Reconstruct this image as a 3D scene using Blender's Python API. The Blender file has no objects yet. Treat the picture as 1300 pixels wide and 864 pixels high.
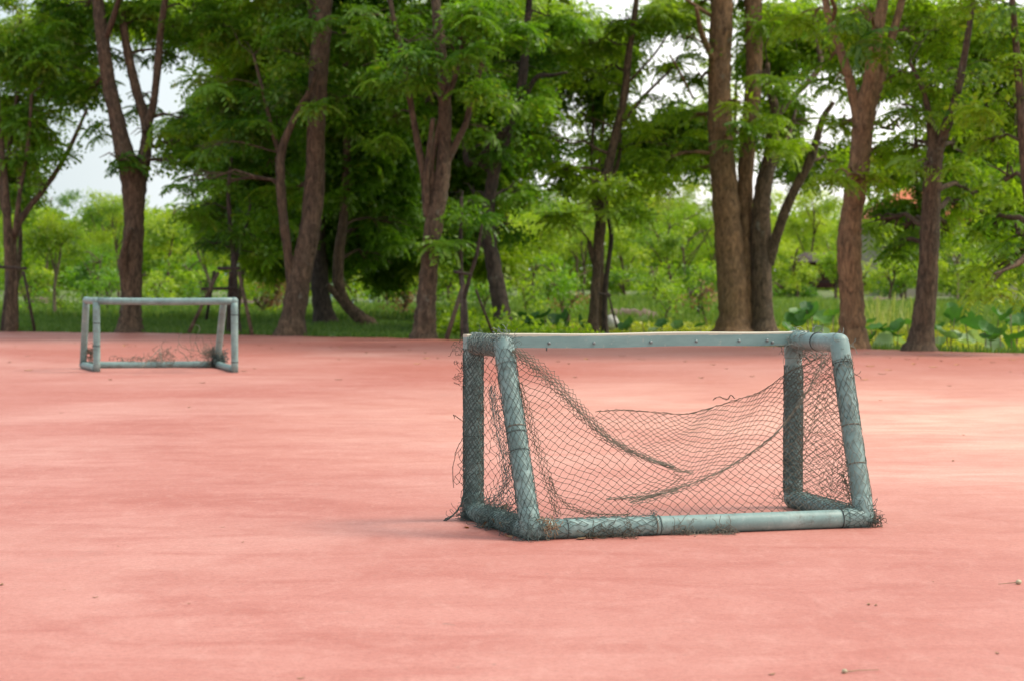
import bpy, math, random
import numpy as np
from mathutils import Vector, Matrix

R = math.radians
rng = np.random.default_rng(7)
random.seed(7)
scene = bpy.context.scene
col = scene.collection

# ------------------------------------------------------------------ camera, sky, sun, exposure
F_PX, CX, CY, HOR, CAM_H = 2600.0, 650.0, 432.0, 348.0, 1.22
PITCH = math.atan((CY - HOR) / F_PX)
cam_d = bpy.data.cameras.new("camera")
cam = bpy.data.objects.new("camera", cam_d)
col.objects.link(cam)
cam.location = (0, 0, CAM_H)
cam.rotation_euler = (R(90) - PITCH, 0, 0)
cam_d.sensor_width = 36
cam_d.lens = 36 * F_PX / 1300
cam_d.clip_start = 0.1
cam_d.clip_end = 3000
cam_d.dof.use_dof = True
cam_d.dof.focus_distance = 9.9
cam_d.dof.aperture_fstop = 4.3
scene.camera = cam

SUN_EL, SUN_AZ = 52, 80          # azimuth measured from +Y (view direction) towards +X (right)
world = bpy.data.worlds.new("World")
scene.world = world
world.use_nodes = True
wn = world.node_tree
wn.nodes.clear()
out = wn.nodes.new("ShaderNodeOutputWorld")
bg = wn.nodes.new("ShaderNodeBackground")
sky = wn.nodes.new("ShaderNodeTexSky")
sky.sky_type = 'NISHITA'
sky.sun_disc = False
sky.sun_elevation = R(SUN_EL)
sky.sun_rotation = R(SUN_AZ)
sky.air_density = 1.0
sky.dust_density = 3.0
mixw = wn.nodes.new("ShaderNodeMixRGB")
wtc = wn.nodes.new("ShaderNodeTexCoord")
wnz = wn.nodes.new("ShaderNodeTexNoise")
wnz.inputs["Scale"].default_value = 2.5
wnz.inputs["Detail"].default_value = 6
wmr = wn.nodes.new("ShaderNodeMapRange")
wmr.inputs[1].default_value = 0.3
wmr.inputs[2].default_value = 0.65
wmr.inputs[3].default_value = 0.6
wmr.inputs[4].default_value = 0.95
wn.links.new(wtc.outputs["Generated"], wnz.inputs["Vector"])
# thin bright cloud veil, brighter on the sun's side
wsx = wn.nodes.new("ShaderNodeSeparateXYZ")
wn.links.new(wtc.outputs["Generated"], wsx.inputs[0])
wmx = wn.nodes.new("ShaderNodeMapRange")
wmx.inputs[1].default_value = -0.22
wmx.inputs[2].default_value = 0.12
wn.links.new(wsx.outputs[0], wmx.inputs[0])
wveil = wn.nodes.new("ShaderNodeMixRGB")
wveil.inputs[1].default_value = (5.9, 6.6, 6.9, 1)
wveil.inputs[2].default_value = (11.5, 11.2, 10.8, 1)
wn.links.new(wmx.outputs[0], wveil.inputs[0])
wn.links.new(wveil.outputs[0], mixw.inputs[2])
wn.links.new(wnz.outputs["Fac"], wmr.inputs[0])
wn.links.new(wmr.outputs[0], mixw.inputs[0])
wn.links.new(sky.outputs[0], mixw.inputs[1])
wn.links.new(mixw.outputs[0], bg.inputs[0])
bg.inputs[1].default_value = 0.10
wn.links.new(bg.outputs[0], out.inputs[0])

sun_d = bpy.data.lights.new("sun", 'SUN')
sun_d.energy = 2.3
sun_d.angle = R(18)
sun_d.color = (1.0, 0.90, 0.74)
sun = bpy.data.objects.new("sun", sun_d)
col.objects.link(sun)
sd = Vector((math.sin(R(SUN_AZ)) * math.cos(R(SUN_EL)), math.cos(R(SUN_AZ)) * math.cos(R(SUN_EL)), math.sin(R(SUN_EL))))
sun.rotation_euler = sd.to_track_quat('Z', 'Y').to_euler()
sun.location = (0, 20, 40)

scene.view_settings.view_transform = 'Standard'
scene.view_settings.look = 'None'
scene.view_settings.gamma = 1
scene.view_settings.exposure = 0.66
scene.render.engine = 'CYCLES'
scene.cycles.max_bounces = 8
scene.cycles.diffuse_bounces = 4
scene.cycles.transparent_max_bounces = 4
scene.cycles.use_denoising = True

# ------------------------------------------------------------------ helpers
def ray(px, py):
    cx, cy = (px - CX) / F_PX, -(py - CY) / F_PX
    return Vector((cx, math.cos(PITCH) + cy * math.sin(PITCH), -math.sin(PITCH) + cy * math.cos(PITCH)))

CAM = Vector((0, 0, CAM_H))
def gp(px, py, z=0.0):
    d = ray(px, py)
    return CAM + d * ((z - CAM_H) / d.z)
def dp(px, py, Y):
    d = ray(px, py)
    return CAM + d * (Y / d.y)

def nodes_mat(name):
    m = bpy.data.materials.new(name)
    m.use_nodes = True
    nt = m.node_tree
    return m, nt, nt.nodes["Principled BSDF"]

def ramp(nt, fac, stops):
    r = nt.nodes.new("ShaderNodeValToRGB")
    while len(r.color_ramp.elements) > len(stops):
        r.color_ramp.elements.remove(r.color_ramp.elements[-1])
    while len(r.color_ramp.elements) < len(stops):
        r.color_ramp.elements.new(0.5)
    for e, (p, c) in zip(r.color_ramp.elements, stops):
        e.position = p
        e.color = (*c, 1)
    nt.links.new(fac, r.inputs[0])
    return r.outputs[0]

def noise(nt, scale, detail=4, rough=0.6, vec=None, sc3=None, dist=0.0):
    n = nt.nodes.new("ShaderNodeTexNoise")
    n.inputs["Scale"].default_value = scale
    n.inputs["Detail"].default_value = detail
    n.inputs["Roughness"].default_value = rough
    n.inputs["Distortion"].default_value = dist
    if vec is None:
        tc = nt.nodes.new("ShaderNodeTexCoord")
        vec = tc.outputs["Object"]
    if sc3:
        mp = nt.nodes.new("ShaderNodeMapping")
        mp.inputs["Scale"].default_value = sc3
        nt.links.new(vec, mp.inputs[0])
        vec = mp.outputs[0]
    nt.links.new(vec, n.inputs["Vector"])
    return n.outputs["Fac"]

def mix(nt, fac, a, b, mode='MIX'):
    m = nt.nodes.new("ShaderNodeMixRGB")
    m.blend_type = mode
    for i, v in ((0, fac), (1, a), (2, b)):
        if hasattr(v, "is_linked"):
            nt.links.new(v, m.inputs[i])
        elif i == 0:
            m.inputs[0].default_value = v
        else:
            m.inputs[i].default_value = (*v, 1)
    return m.outputs[0]

def bump(nt, b, h, strength, dist=0.02):
    n = nt.nodes.new("ShaderNodeBump")
    n.inputs["Strength"].default_value = strength
    n.inputs["Distance"].default_value = dist
    nt.links.new(h, n.inputs["Height"])
    nt.links.new(n.outputs[0], b.inputs["Normal"])

def simple_mat(name, c1, c2=None, scale=8, rough=0.7, bmp=0.0):
    m, nt, b = nodes_mat(name)
    b.inputs["Roughness"].default_value = rough
    if c2 is None:
        c2 = tuple(v * 0.75 for v in c1)
    f = noise(nt, scale, 5)
    nt.links.new(ramp(nt, f, [(0.3, c1), (0.7, c2)]), b.inputs["Base Color"])
    if bmp:
        bump(nt, b, f, bmp)
    return m

# court: painted concrete, faded coral red, mottled
def court_mat():
    m, nt, b = nodes_mat("painted_court")
    n1 = noise(nt, 0.22, 6, 0.6, dist=0.6)
    c = ramp(nt, n1, [(0.32, (0.375, 0.112, 0.085)), (0.5, (0.415, 0.152, 0.124)), (0.66, (0.475, 0.215, 0.182))])
    # brighter light on the right, beyond the near goal, painted into the court colour
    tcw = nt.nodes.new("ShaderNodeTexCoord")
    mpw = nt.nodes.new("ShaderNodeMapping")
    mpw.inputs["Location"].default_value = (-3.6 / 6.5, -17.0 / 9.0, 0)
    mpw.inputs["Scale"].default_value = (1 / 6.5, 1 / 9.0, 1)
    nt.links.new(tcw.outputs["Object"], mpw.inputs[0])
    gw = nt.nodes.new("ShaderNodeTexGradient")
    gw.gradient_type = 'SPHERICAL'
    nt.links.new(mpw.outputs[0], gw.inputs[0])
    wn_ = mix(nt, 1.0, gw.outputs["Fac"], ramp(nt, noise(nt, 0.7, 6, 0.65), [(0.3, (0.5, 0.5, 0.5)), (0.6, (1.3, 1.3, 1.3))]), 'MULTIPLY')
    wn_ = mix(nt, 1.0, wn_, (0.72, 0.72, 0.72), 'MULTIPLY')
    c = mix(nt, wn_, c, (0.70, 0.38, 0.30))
    n2 = noise(nt, 2.2, 9, 0.74, sc3=(0.55, 1.3, 1), dist=0.9)
    c = mix(nt, 0.85, c, ramp(nt, n2, [(0.36, (0.88, 0.74, 0.70)), (0.48, (0.98, 0.96, 0.95)), (0.60, (1.07, 1.16, 1.18))]), 'MULTIPLY')
    n3 = noise(nt, 9.0, 9, 0.8, sc3=(1, 0.45, 1), dist=0.3)
    c = mix(nt, ramp(nt, n3, [(0.50, (0, 0, 0)), (0.75, (0.30, 0.30, 0.30))]), c, (0.64, 0.38, 0.33))
    n4 = noise(nt, 42, 6, 0.85)
    c = mix(nt, 0.8, c, ramp(nt, n4, [(0.38, (0.78, 0.72, 0.70)), (0.52, (1, 1, 1)), (0.66, (1.08, 1.12, 1.12))]), 'MULTIPLY')
    n7 = noise(nt, 130, 3, 0.9)
    c = mix(nt, 0.75, c, ramp(nt, n7, [(0.36, (0.72, 0.66, 0.64)), (0.46, (1, 1, 1)), (0.62, (1.05, 1.10, 1.10))]), 'MULTIPLY')
    n5 = noise(nt, 1.1, 9, 0.8, sc3=(0.6, 1, 1), dist=1.2)
    c = mix(nt, ramp(nt, n5, [(0.60, (0, 0, 0)), (0.70, (0.30, 0.30, 0.30))]), c, (0.30, 0.17, 0.145))
    n6 = noise(nt, 11, 3, 0.9, dist=0.5)
    c = mix(nt, ramp(nt, n6, [(0.66, (0, 0, 0)), (0.72, (0.45, 0.45, 0.45))]), c, (0.22, 0.13, 0.10))
    nt.links.new(c, b.inputs["Base Color"])
    rr = nt.nodes.new("ShaderNodeMapRange")
    rr.inputs[3].default_value = 0.5
    rr.inputs[4].default_value = 0.72
    nt.links.new(n2, rr.inputs[0])
    nt.links.new(rr.outputs[0], b.inputs["Roughness"])
    bump(nt, b, n4, 0.25, 0.004)
    return m

def leaf_mat(name, dark, light, trans=0.45, yellow=(0.30, 0.28, 0.03)):
    m, nt, b = nodes_mat(name)
    nt.nodes.remove(b)
    o = nt.nodes["Material Output"]
    at = nt.nodes.new("ShaderNodeAttribute")
    at.attribute_name = "tone"
    c = ramp(nt, at.outputs["Fac"], [(0.0, dark), (0.85, light), (1.0, tuple(0.6 * l + 0.4 * y for l, y in zip(light, yellow)))])
    d = nt.nodes.new("ShaderNodeBsdfDiffuse")
    t = nt.nodes.new("ShaderNodeBsdfTranslucent")
    g = nt.nodes.new("ShaderNodeBsdfGlossy")
    g.inputs["Roughness"].default_value = 0.45
    g.inputs["Color"].default_value = (0.6, 0.65, 0.6, 1)
    tc = mix(nt, 1.0, c, (1.25, 1.35, 0.55), 'MULTIPLY')
    nt.links.new(c, d.inputs["Color"])
    nt.links.new(tc, t.inputs["Color"])
    m1 = nt.nodes.new("ShaderNodeMixShader")
    m1.inputs[0].default_value = trans
    nt.links.new(d.outputs[0], m1.inputs[1])
    nt.links.new(t.outputs[0], m1.inputs[2])
    m2 = nt.nodes.new("ShaderNodeMixShader")
    m2.inputs[0].default_value = 0.05
    nt.links.new(m1.outputs[0], m2.inputs[1])
    nt.links.new(g.outputs[0], m2.inputs[2])
    nt.links.new(m2.outputs[0], o.inputs[0])
    return m

def bark_mat(name, c1, c2, moss=None):
    m, nt, b = nodes_mat(name)
    f = noise(nt, 13, 8, 0.75, sc3=(1, 1, 0.36), dist=0.9)
    c = ramp(nt, f, [(0.36, tuple(v * 0.35 for v in c2)), (0.46, c2), (0.60, c1), (0.72, tuple(v * 1.35 for v in c1))])
    f2 = noise(nt, 1.3, 4)
    c = mix(nt, 0.7, c, ramp(nt, f2, [(0.3, (0.72, 0.75, 0.8)), (0.6, (1.1, 1.0, 0.92))]), 'MULTIPLY')
    f3 = noise(nt, 3.0, 6, 0.7)
    c = mix(nt, ramp(nt, f3, [(0.62, (0, 0, 0)), (0.7, (0.5, 0.5, 0.5))]), c, (0.24, 0.25, 0.20))
    nt.links.new(c, b.inputs["Base Color"])
    b.inputs["Roughness"].default_value = 0.9
    bump(nt, b, f, 1.0, 0.09)
    return m

M = {}
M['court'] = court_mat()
M['bark'] = bark_mat("bark_grey_brown", (0.175, 0.122, 0.078), (0.085, 0.058, 0.036))
M['bark_warm'] = bark_mat("bark_warm", (0.36, 0.225, 0.120), (0.20, 0.120, 0.062))
M['bark_dark'] = bark_mat("bark_dark", (0.10, 0.075, 0.06), (0.05, 0.038, 0.032))
M['bark_pale'] = bark_mat("bark_pale", (0.34, 0.28, 0.20), (0.22, 0.17, 0.12))
M['leaf'] = leaf_mat("leaf_mid", (0.055, 0.150, 0.012), (0.30, 0.44, 0.020), 0.55)
M['leaf_dark'] = leaf_mat("leaf_deep", (0.038, 0.120, 0.012), (0.18, 0.35, 0.020), 0.55)
M['leaf_bright'] = leaf_mat("leaf_bright", (0.10, 0.21, 0.016), (0.42, 0.52, 0.035), 0.5)
M['leaf_yellow'] = leaf_mat("leaf_yellow_green", (0.20, 0.30, 0.03), (0.50, 0.50, 0.05), 0.45)
M['leaf_dry'] = leaf_mat("leaf_dry", (0.20, 0.10, 0.05), (0.45, 0.24, 0.12), 0.2, (0.5, 0.35, 0.1))
M['leaf_lotus'] = leaf_mat("lotus_leaf", (0.035, 0.12, 0.03), (0.10, 0.24, 0.05), 0.35)
M['leaf_pale'] = leaf_mat("lotus_pale_leaf", (0.20, 0.34, 0.16), (0.36, 0.48, 0.26), 0.3)
M['grass'] = leaf_mat("grass_blades", (0.055, 0.135, 0.018), (0.17, 0.27, 0.04), 0.3)
M['grass_dry'] = leaf_mat("grass_pale", (0.22, 0.30, 0.06), (0.50, 0.50, 0.20), 0.35)

def pipe_mat():
    m, nt, b = nodes_mat("pipe_paint")
    f = noise(nt, 5, 6, 0.65)
    c = ramp(nt, f, [(0.3, (0.115, 0.20, 0.195)), (0.55, (0.18, 0.285, 0.275)), (0.72, (0.26, 0.365, 0.35))])
    f2 = noise(nt, 38, 5, 0.8)
    c = mix(nt, ramp(nt, f2, [(0.56, (0, 0, 0)), (0.72, (0.45, 0.45, 0.45))]), c, (0.42, 0.47, 0.45))
    f3 = noise(nt, 14, 6, 0.8)
    c = mix(nt, ramp(nt, f3, [(0.52, (0, 0, 0)), (0.68, (0.7, 0.7, 0.7))]), c, (0.085, 0.095, 0.080))
    nt.links.new(c, b.inputs["Base Color"])
    b.inputs["Roughness"].default_value = 0.5
    bump(nt, b, f3, 0.2, 0.004)
    return m
M['pipe'] = pipe_mat()
def bar_mat():
    m, nt, b = nodes_mat("steel_bar_paint")
    f = noise(nt, 7, 6, 0.65, sc3=(0.5, 1, 2))
    c = ramp(nt, f, [(0.3, (0.115, 0.215, 0.215)), (0.6, (0.175, 0.295, 0.290)), (0.75, (0.23, 0.36, 0.35))])
    f3 = noise(nt, 22, 6, 0.8)
    c = mix(nt, ramp(nt, f3, [(0.6, (0, 0, 0)), (0.72, (0.7, 0.7, 0.7))]), c, (0.50, 0.46, 0.38))
    geo = nt.nodes.new("ShaderNodeNewGeometry")
    sx = nt.nodes.new("ShaderNodeSeparateXYZ")
    nt.links.new(geo.outputs["True Normal"], sx.inputs[0])
    ps = nt.nodes.new("ShaderNodeSeparateXYZ")
    nt.links.new(geo.outputs["Position"], ps.inputs[0])
    ad = nt.nodes.new("ShaderNodeMath")
    ad.operation = 'MULTIPLY_ADD'
    ad.inputs[1].default_value = 0.012
    nt.links.new(noise(nt, 16, 5, 0.7), ad.inputs[0])
    nt.links.new(ps.outputs[2], ad.inputs[2])
    mz = nt.nodes.new("ShaderNodeMapRange")
    mz.inputs[1].default_value = 0.9135
    mz.inputs[2].default_value = 0.9165
    nt.links.new(ad.outputs[0], mz.inputs[0])
    mz.inputs[4].default_value = 0.85
    c = mix(nt, mz.outputs[0], c, (0.46, 0.44, 0.35))      # paint rubbed off along the upper edge
    c = mix(nt, ramp(nt, sx.outputs[2], [(0.6, (0, 0, 0)), (0.9, (0.8, 0.8, 0.8))]), c,
            ramp(nt, noise(nt, 12, 4), [(0.4, (0.42, 0.42, 0.36)), (0.65, (0.40, 0.30, 0.16))]))   # worn bare top face
    nt.links.new(c, b.inputs["Base Color"])
    b.inputs["Roughness"].default_value = 0.5
    return m
M['bar'] = bar_mat()
M['bolt'] = simple_mat("bolt_steel", (0.20, 0.27, 0.27), (0.12, 0.14, 0.14), 60, 0.4)
M['net'] = simple_mat("net_twine_dark", (0.055, 0.050, 0.036), (0.10, 0.088, 0.062), 25, 0.9)
M['net_teal'] = simple_mat("net_twine_painted", (0.045, 0.075, 0.070), (0.10, 0.145, 0.138), 18, 0.8)
M['net_pale'] = simple_mat("net_twine_pale", (0.24, 0.29, 0.26), (0.13, 0.17, 0.15), 18, 0.8)
M['net_grey'] = simple_mat("net_twine_grey", (0.18, 0.17, 0.135), (0.10, 0.098, 0.075), 18, 0.9)
M['seam'] = simple_mat("pipe_joint_gap", (0.05, 0.06, 0.06), (0.03, 0.035, 0.035), 20, 0.9)
M['dryleaf'] = simple_mat("fallen_leaf_brown", (0.22, 0.12, 0.06), (0.34, 0.20, 0.10), 12, 0.8)
M['dryleaf2'] = simple_mat("fallen_leaf_yellow", (0.65, 0.42, 0.08), (0.5, 0.28, 0.06), 12, 0.7)
M['straw'] = simple_mat("straw_debris", (0.33, 0.24, 0.15), (0.22, 0.15, 0.09), 20, 0.9)
M['stone'] = simple_mat("pebble_shell", (0.46, 0.41, 0.28), (0.30, 0.26, 0.17), 40, 0.6)
M['roof'] = simple_mat("orange_roof_tiles", (0.52, 0.14, 0.055), (0.42, 0.10, 0.04), 3, 0.7)
M['wall'] = simple_mat("cream_wall", (0.36, 0.32, 0.25), (0.28, 0.25, 0.19), 2, 0.8)
M['dark_wood'] = simple_mat("dark_wood", (0.05, 0.035, 0.03), (0.03, 0.022, 0.02), 5, 0.8)
M['red_panel'] = simple_mat("dark_red_panel", (0.12, 0.03, 0.03), (0.07, 0.02, 0.02), 5, 0.7)
M['concrete'] = simple_mat("weathered_concrete", (0.26, 0.23, 0.19), (0.16, 0.135, 0.11), 3, 0.9, 0.4)
M['soil'] = simple_mat('bare_soil', (0.15, 0.115, 0.08), (0.09, 0.068, 0.048), 6, 0.95, 0.6)
M['white'] = simple_mat("white_plastic", (0.75, 0.75, 0.72), (0.6, 0.6, 0.58), 5, 0.5)
M['glass'] = simple_mat("window_glass", (0.03, 0.04, 0.05), (0.05, 0.06, 0.07), 2, 0.15)
M['green_paint'] = simple_mat("green_paint", (0.03, 0.25, 0.10), (0.03, 0.2, 0.08), 3, 0.6)
M['rail'] = simple_mat("blue_grey_rail", (0.30, 0.42, 0.42), (0.22, 0.32, 0.33), 5, 0.6)

def ground_mat():
    m, nt, b = nodes_mat("grassy_soil")
    f = noise(nt, 0.6, 7, 0.7)
    c = ramp(nt, f, [(0.3, (0.05, 0.085, 0.02)), (0.46, (0.075, 0.125, 0.028)), (0.56, (0.12, 0.15, 0.045)), (0.66, (0.17, 0.13, 0.08))])
    nt.links.new(c, b.inputs["Base Color"])
    b.inputs["Roughness"].default_value = 0.95
    bump(nt, b, noise(nt, 8, 5), 0.6, 0.1)
    return m
M['ground'] = ground_mat()
def water_mat():
    m, nt, b = nodes_mat("pond_water")
    f = noise(nt, 0.8, 7, 0.7)
    c = ramp(nt, f, [(0.4, (0.05, 0.09, 0.025)), (0.52, (0.20, 0.26, 0.04)), (0.65, (0.32, 0.34, 0.05))])
    nt.links.new(c, b.inputs["Base Color"])
    b.inputs["Roughness"].default_value = 0.35
    return m
M['water'] = water_mat()

def mesh_obj(name, verts, faces, mat, parent=None, smooth=False, tone=None):
    """verts (n,3) array, faces (m,k) array or list of tuples"""
    me = bpy.data.meshes.new(name)
    if isinstance(faces, np.ndarray):
        k = faces.shape[1]
        nv, nf = len(verts), len(faces)
        me.vertices.add(nv)
        me.vertices.foreach_set("co", np.asarray(verts, dtype=np.float32).ravel())
        me.loops.add(nf * k)
        me.loops.foreach_set("vertex_index", faces.astype(np.int32).ravel())
        me.polygons.add(nf)
        me.polygons.foreach_set("loop_start", np.arange(0, nf * k, k, dtype=np.int32))
        me.update(calc_edges=True)
    else:
        me.from_pydata([tuple(v) for v in verts], [], faces)
        me.update()
    if tone is not None:
        a = me.attributes.new("tone", 'FLOAT', 'FACE')
        a.data.foreach_set("value", np.asarray(tone, dtype=np.float32))
    if smooth:
        me.polygons.foreach_set("use_smooth", [True] * len(me.polygons))
    if mat:
        me.materials.append(mat)
    o = bpy.data.objects.new(name, me)
    col.objects.link(o)
    if parent is not None:
        o.parent = parent
    return o

class MB:
    def __init__(s):
        s.v, s.f = [], []
    def tube(s, pts, rad, n=10, cap=True, jit=0.0):
        pts = [Vector(p) for p in pts]
        if not hasattr(rad, '__len__'):
            rad = [rad] * len(pts)
        base = len(s.v)
        up = None
        for i, p in enumerate(pts):
            t = (pts[min(i + 1, len(pts) - 1)] - pts[max(i - 1, 0)])
            if t.length < 1e-9:
                t = Vector((0, 0, 1))
            t.normalize()
            if up is None:
                a = Vector((0, 0, 1)) if abs(t.z) < 0.9 else Vector((0, 1, 0))
                up = (a - t * a.dot(t)).normalized()
            else:
                up = (up - t * up.dot(t)).normalized()
            sd_ = t.cross(up)
            for k in range(n):
                an = 2 * math.pi * k / n
                r = rad[i] * (1 + (random.uniform(-jit, jit) if jit else 0))
                s.v.append(p + (up * math.cos(an) + sd_ * math.sin(an)) * r)
        for i in range(len(pts) - 1):
            for k in range(n):
                a, b = base + i * n + k, base + i * n + (k + 1) % n
                s.f.append((a, b, b + n, a + n))
        if cap:
            s.f.append(tuple(base + k for k in range(n))[::-1])
            e = base + (len(pts) - 1) * n
            s.f.append(tuple(e + k for k in range(n)))
    def hexa(s, c8):
        b = len(s.v)
        s.v += [Vector(c) for c in c8]
        for q in ((0, 3, 2, 1), (4, 5, 6, 7), (0, 1, 5, 4), (1, 2, 6, 5), (2, 3, 7, 6), (3, 0, 4, 7)):
            s.f.append(tuple(b + i for i in q))
    def box(s, c, size, ax=None):
        c = Vector(c)
        ex, ey, ez = ax if ax else (Vector((1, 0, 0)), Vector((0, 1, 0)), Vector((0, 0, 1)))
        hx, hy, hz = size[0] / 2, size[1] / 2, size[2] / 2
        s.hexa([c + ex * a * hx + ey * b * hy + ez * d * hz for d in (-1, 1) for a, b in ((-1, -1), (1, -1), (1, 1), (-1, 1))])
    def octa(s, c, r):
        b = len(s.v)
        for d in ((1, 0, 0), (-1, 0, 0), (0, 1, 0), (0, -1, 0), (0, 0, 1), (0, 0, -1)):
            s.v.append(c + Vector(d) * r)
        for q in ((0, 2, 4), (2, 1, 4), (1, 3, 4), (3, 0, 4), (2, 0, 5), (1, 2, 5), (3, 1, 5), (0, 3, 5)):
            s.f.append(tuple(b + i for i in q))
    def build(s, name, mat, parent=None, smooth=False):
        return mesh_obj(name, s.v, s.f, mat, parent, smooth)

def tag(o, label=None, cat=None, group=None, kind=None):
    for k, v in (("label", label), ("category", cat), ("group", group), ("kind", kind)):
        if v:
            o[k] = v
    return o
def empty(name, loc, label, cat, group=None):
    o = bpy.data.objects.new(name, None)
    o.location = loc
    o.empty_display_size = 0.2
    col.objects.link(o)
    return tag(o, label, cat, group)
def adopt(o, root):
    """keep world-space mesh coordinates while parenting to a root placed at its base"""
    o.parent = root
    o.matrix_parent_inverse = Matrix.Translation(-Vector(root.location))
    return o

def catmull(pts, sub=6):
    P = [np.array(p, float) for p in pts]
    P = [2 * P[0] - P[1]] + P + [2 * P[-1] - P[-2]]
    outp = []
    for i in range(1, len(P) - 2):
        for j in range(sub):
            t = j / sub
            outp.append(0.5 * (2 * P[i] + (P[i + 1] - P[i - 1]) * t + (2 * P[i - 1] - 5 * P[i] + 4 * P[i + 1] - P[i + 2]) * t * t
                               + (-P[i - 1] + 3 * P[i] - 3 * P[i + 1] + P[i + 2]) * t ** 3))
    outp.append(P[-2])
    return outp

# ------------------------------------------------------------------ the setting: court, ground, pond
edge_px = [(0, 421), (165, 422.5), (300, 425), (440, 428), (580, 431), (800, 434.5), (1000, 439.5), (1150, 444.5), (1300, 448)]
edge0 = [gp(*p) for p in edge_px]
edge = []
for a_, b_ in zip(edge0, edge0[1:]):
    for q_ in range(14):
        t_ = q_ / 14
        v_ = a_.lerp(b_, t_)
        v_.y += random.uniform(-.10, .10) + .10 * math.sin(v_.x * 2.3) + .06 * math.sin(v_.x * 7.1)
        edge.append(v_)
edge.append(edge0[-1])
e0 = edge0[0] + (edge0[0] - edge0[2]).normalized() * 60
e1 = edge0[-1] + (edge0[-1] - edge0[-3]).normalized() * 45
edge_full = [e0] + edge + [e1]
def court_edge_y(x):
    for a, b in zip(edge_full, edge_full[1:]):
        if a.x <= x <= b.x:
            return a.y + (b.y - a.y) * (x - a.x) / (b.x - a.x)
    return e0.y if x < e0.x else e1.y
top = [(p.x, p.y, 0) for p in edge_full]
poly = top + [(e1.x, -30, 0), (e0.x, -30, 0)]
nP = len(poly)
cv = poly + [(x, y, -0.15) for x, y, z in poly]
cf = [tuple(range(nP))[::-1]] + [(i, (i + 1) % nP, (i + 1) % nP + nP, i + nP) for i in range(nP)]
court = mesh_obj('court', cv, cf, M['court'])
tag(court, 'faded coral red painted concrete court with pale patches', 'court', kind='structure')

def terrain_h(x, y):
    d = y - court_edge_y(x) if y > 0 else -5
    h = -0.04
    if y > 20:
        # pond basin to the right beyond the court
        px_ = x / max(y, 1) * F_PX + CX
        wx = min(1, max(0, (px_ - 600) / 120))
        t = min(1, max(0, (d - 0.8) / 2.5))
        t2 = min(1, max(0, (y - 56) / 16))
        h -= 0.75 * wx * t * (1 - t2)
        h += 0.10 * t2 * (0.5 + 0.5 * math.sin(x * 0.21 + 1))
        if d > 1:
            h += 0.05 * math.sin(x * 1.3) * math.cos(y * 0.9)
    return h
gx = np.concatenate([np.linspace(-1200, -60, 6), np.linspace(-45, 45, 91), np.linspace(60, 1200, 6)])
gy = np.concatenate([np.linspace(-300, 20, 4), np.linspace(26, 120, 95), np.linspace(150, 2200, 8)])
gv = np.array([(x, y, terrain_h(x, y) if (abs(x) < 50 and y < 125 and y > 25) else (-0.16 if y <= 26 else 0.0)) for y in gy for x in gx])
for i, (x, y, z) in enumerate(gv):
    if y < court_edge_y(x) + 0.25 and y > 0:
        gv[i, 2] = -0.12
nx = len(gx)
gf = np.array([(j * nx + i, j * nx + i + 1, (j + 1) * nx + i + 1, (j + 1) * nx + i) for j in range(len(gy) - 1) for i in range(nx - 1)])
tag(mesh_obj('ground', gv, gf, M['ground'], smooth=True), 'green grassy ground beyond the court', 'ground', kind='structure')
wv = [gp(640, 430, -0.55), gp(1500, 452, -0.55), Vector((60, 75, -0.55)), Vector((-1, 75, -0.55))]
tag(mesh_obj('pond', [tuple(v) for v in wv], [(0, 1, 2, 3)], M['water']), 'weed covered pond beyond the court', 'pond', kind='structure')

# ------------------------------------------------------------------ foliage machinery
def leaf_quad(base, direc, nrm, L, W):
    side = np.cross(direc, nrm)
    side /= np.linalg.norm(side) + 1e-9
    return [base, base + direc * L * 0.5 + side * W * 0.5, base + direc * L, base + direc * L * 0.5 - side * W * 0.5]

def make_rosette(seed, nf=7, pairs=7, L=0.46, leafL=0.15, leafW=0.055):
    r = np.random.default_rng(seed)
    V = []
    for k in range(nf):
        an = 2 * math.pi * (k + r.uniform(-0.3, 0.3)) / nf
        d = np.array([math.cos(an), math.sin(an), 0])
        side = np.array([-d[1], d[0], 0])
        ln = L * r.uniform(0.75, 1.15)
        droop = r.uniform(0.35, 0.75)
        for j in range(pairs):
            t = (j + 0.7) / pairs
            p = d * ln * (t - 0.18 * droop * t * t) + np.array([0, 0, 0.12 * ln * t - droop * ln * t * t])
            tang = d * (1 - 0.3 * t) + np.array([0, 0, 0.12 - 2 * droop * t])
            tang /= np.linalg.norm(tang)
            for sgn in (-1, 1):
                ld = side * sgn * 0.85 + tang * 0.55 + np.array([0, 0, -0.25 - 0.2 * r.random()])
                ld /= np.linalg.norm(ld)
                nn = np.array([0, 0, 1.0]) + r.normal(0, 0.25, 3)
                V += leaf_quad(p, ld, nn, leafL * (1 - 0.35 * abs(t - 0.5)) * r.uniform(0.8, 1.15), leafW)
    return np.array(V)
def make_clump(seed, n=22, rad=0.32, leaf=0.17):
    r = np.random.default_rng(seed)
    V = []
    for k in range(n):
        p = r.normal(0, 1, 3)
        p = p / np.linalg.norm(p) * rad * r.random() ** 0.5 * np.array([1.15, 1.15, 0.6])
        d = r.normal(0, 1, 3) + p / rad * 1.2 + np.array([0, 0, -0.3])
        d /= np.linalg.norm(d)
        nn = np.array([0, 0, 1.0]) + r.normal(0, 0.55, 3)
        V += leaf_quad(p, d, nn, leaf * r.uniform(0.6, 1.3), leaf * r.uniform(0.45, 0.65))
    return np.array(V)
ROS_A = [make_rosette(s) for s in range(3)] + [make_rosette(60 + s, 8, 9, 0.44, 0.115, 0.040) for s in range(4)]
ROS_COARSE = [make_rosette(20 + s, 6, 3, 0.6, 0.32, 0.14) for s in range(3)]
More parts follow.
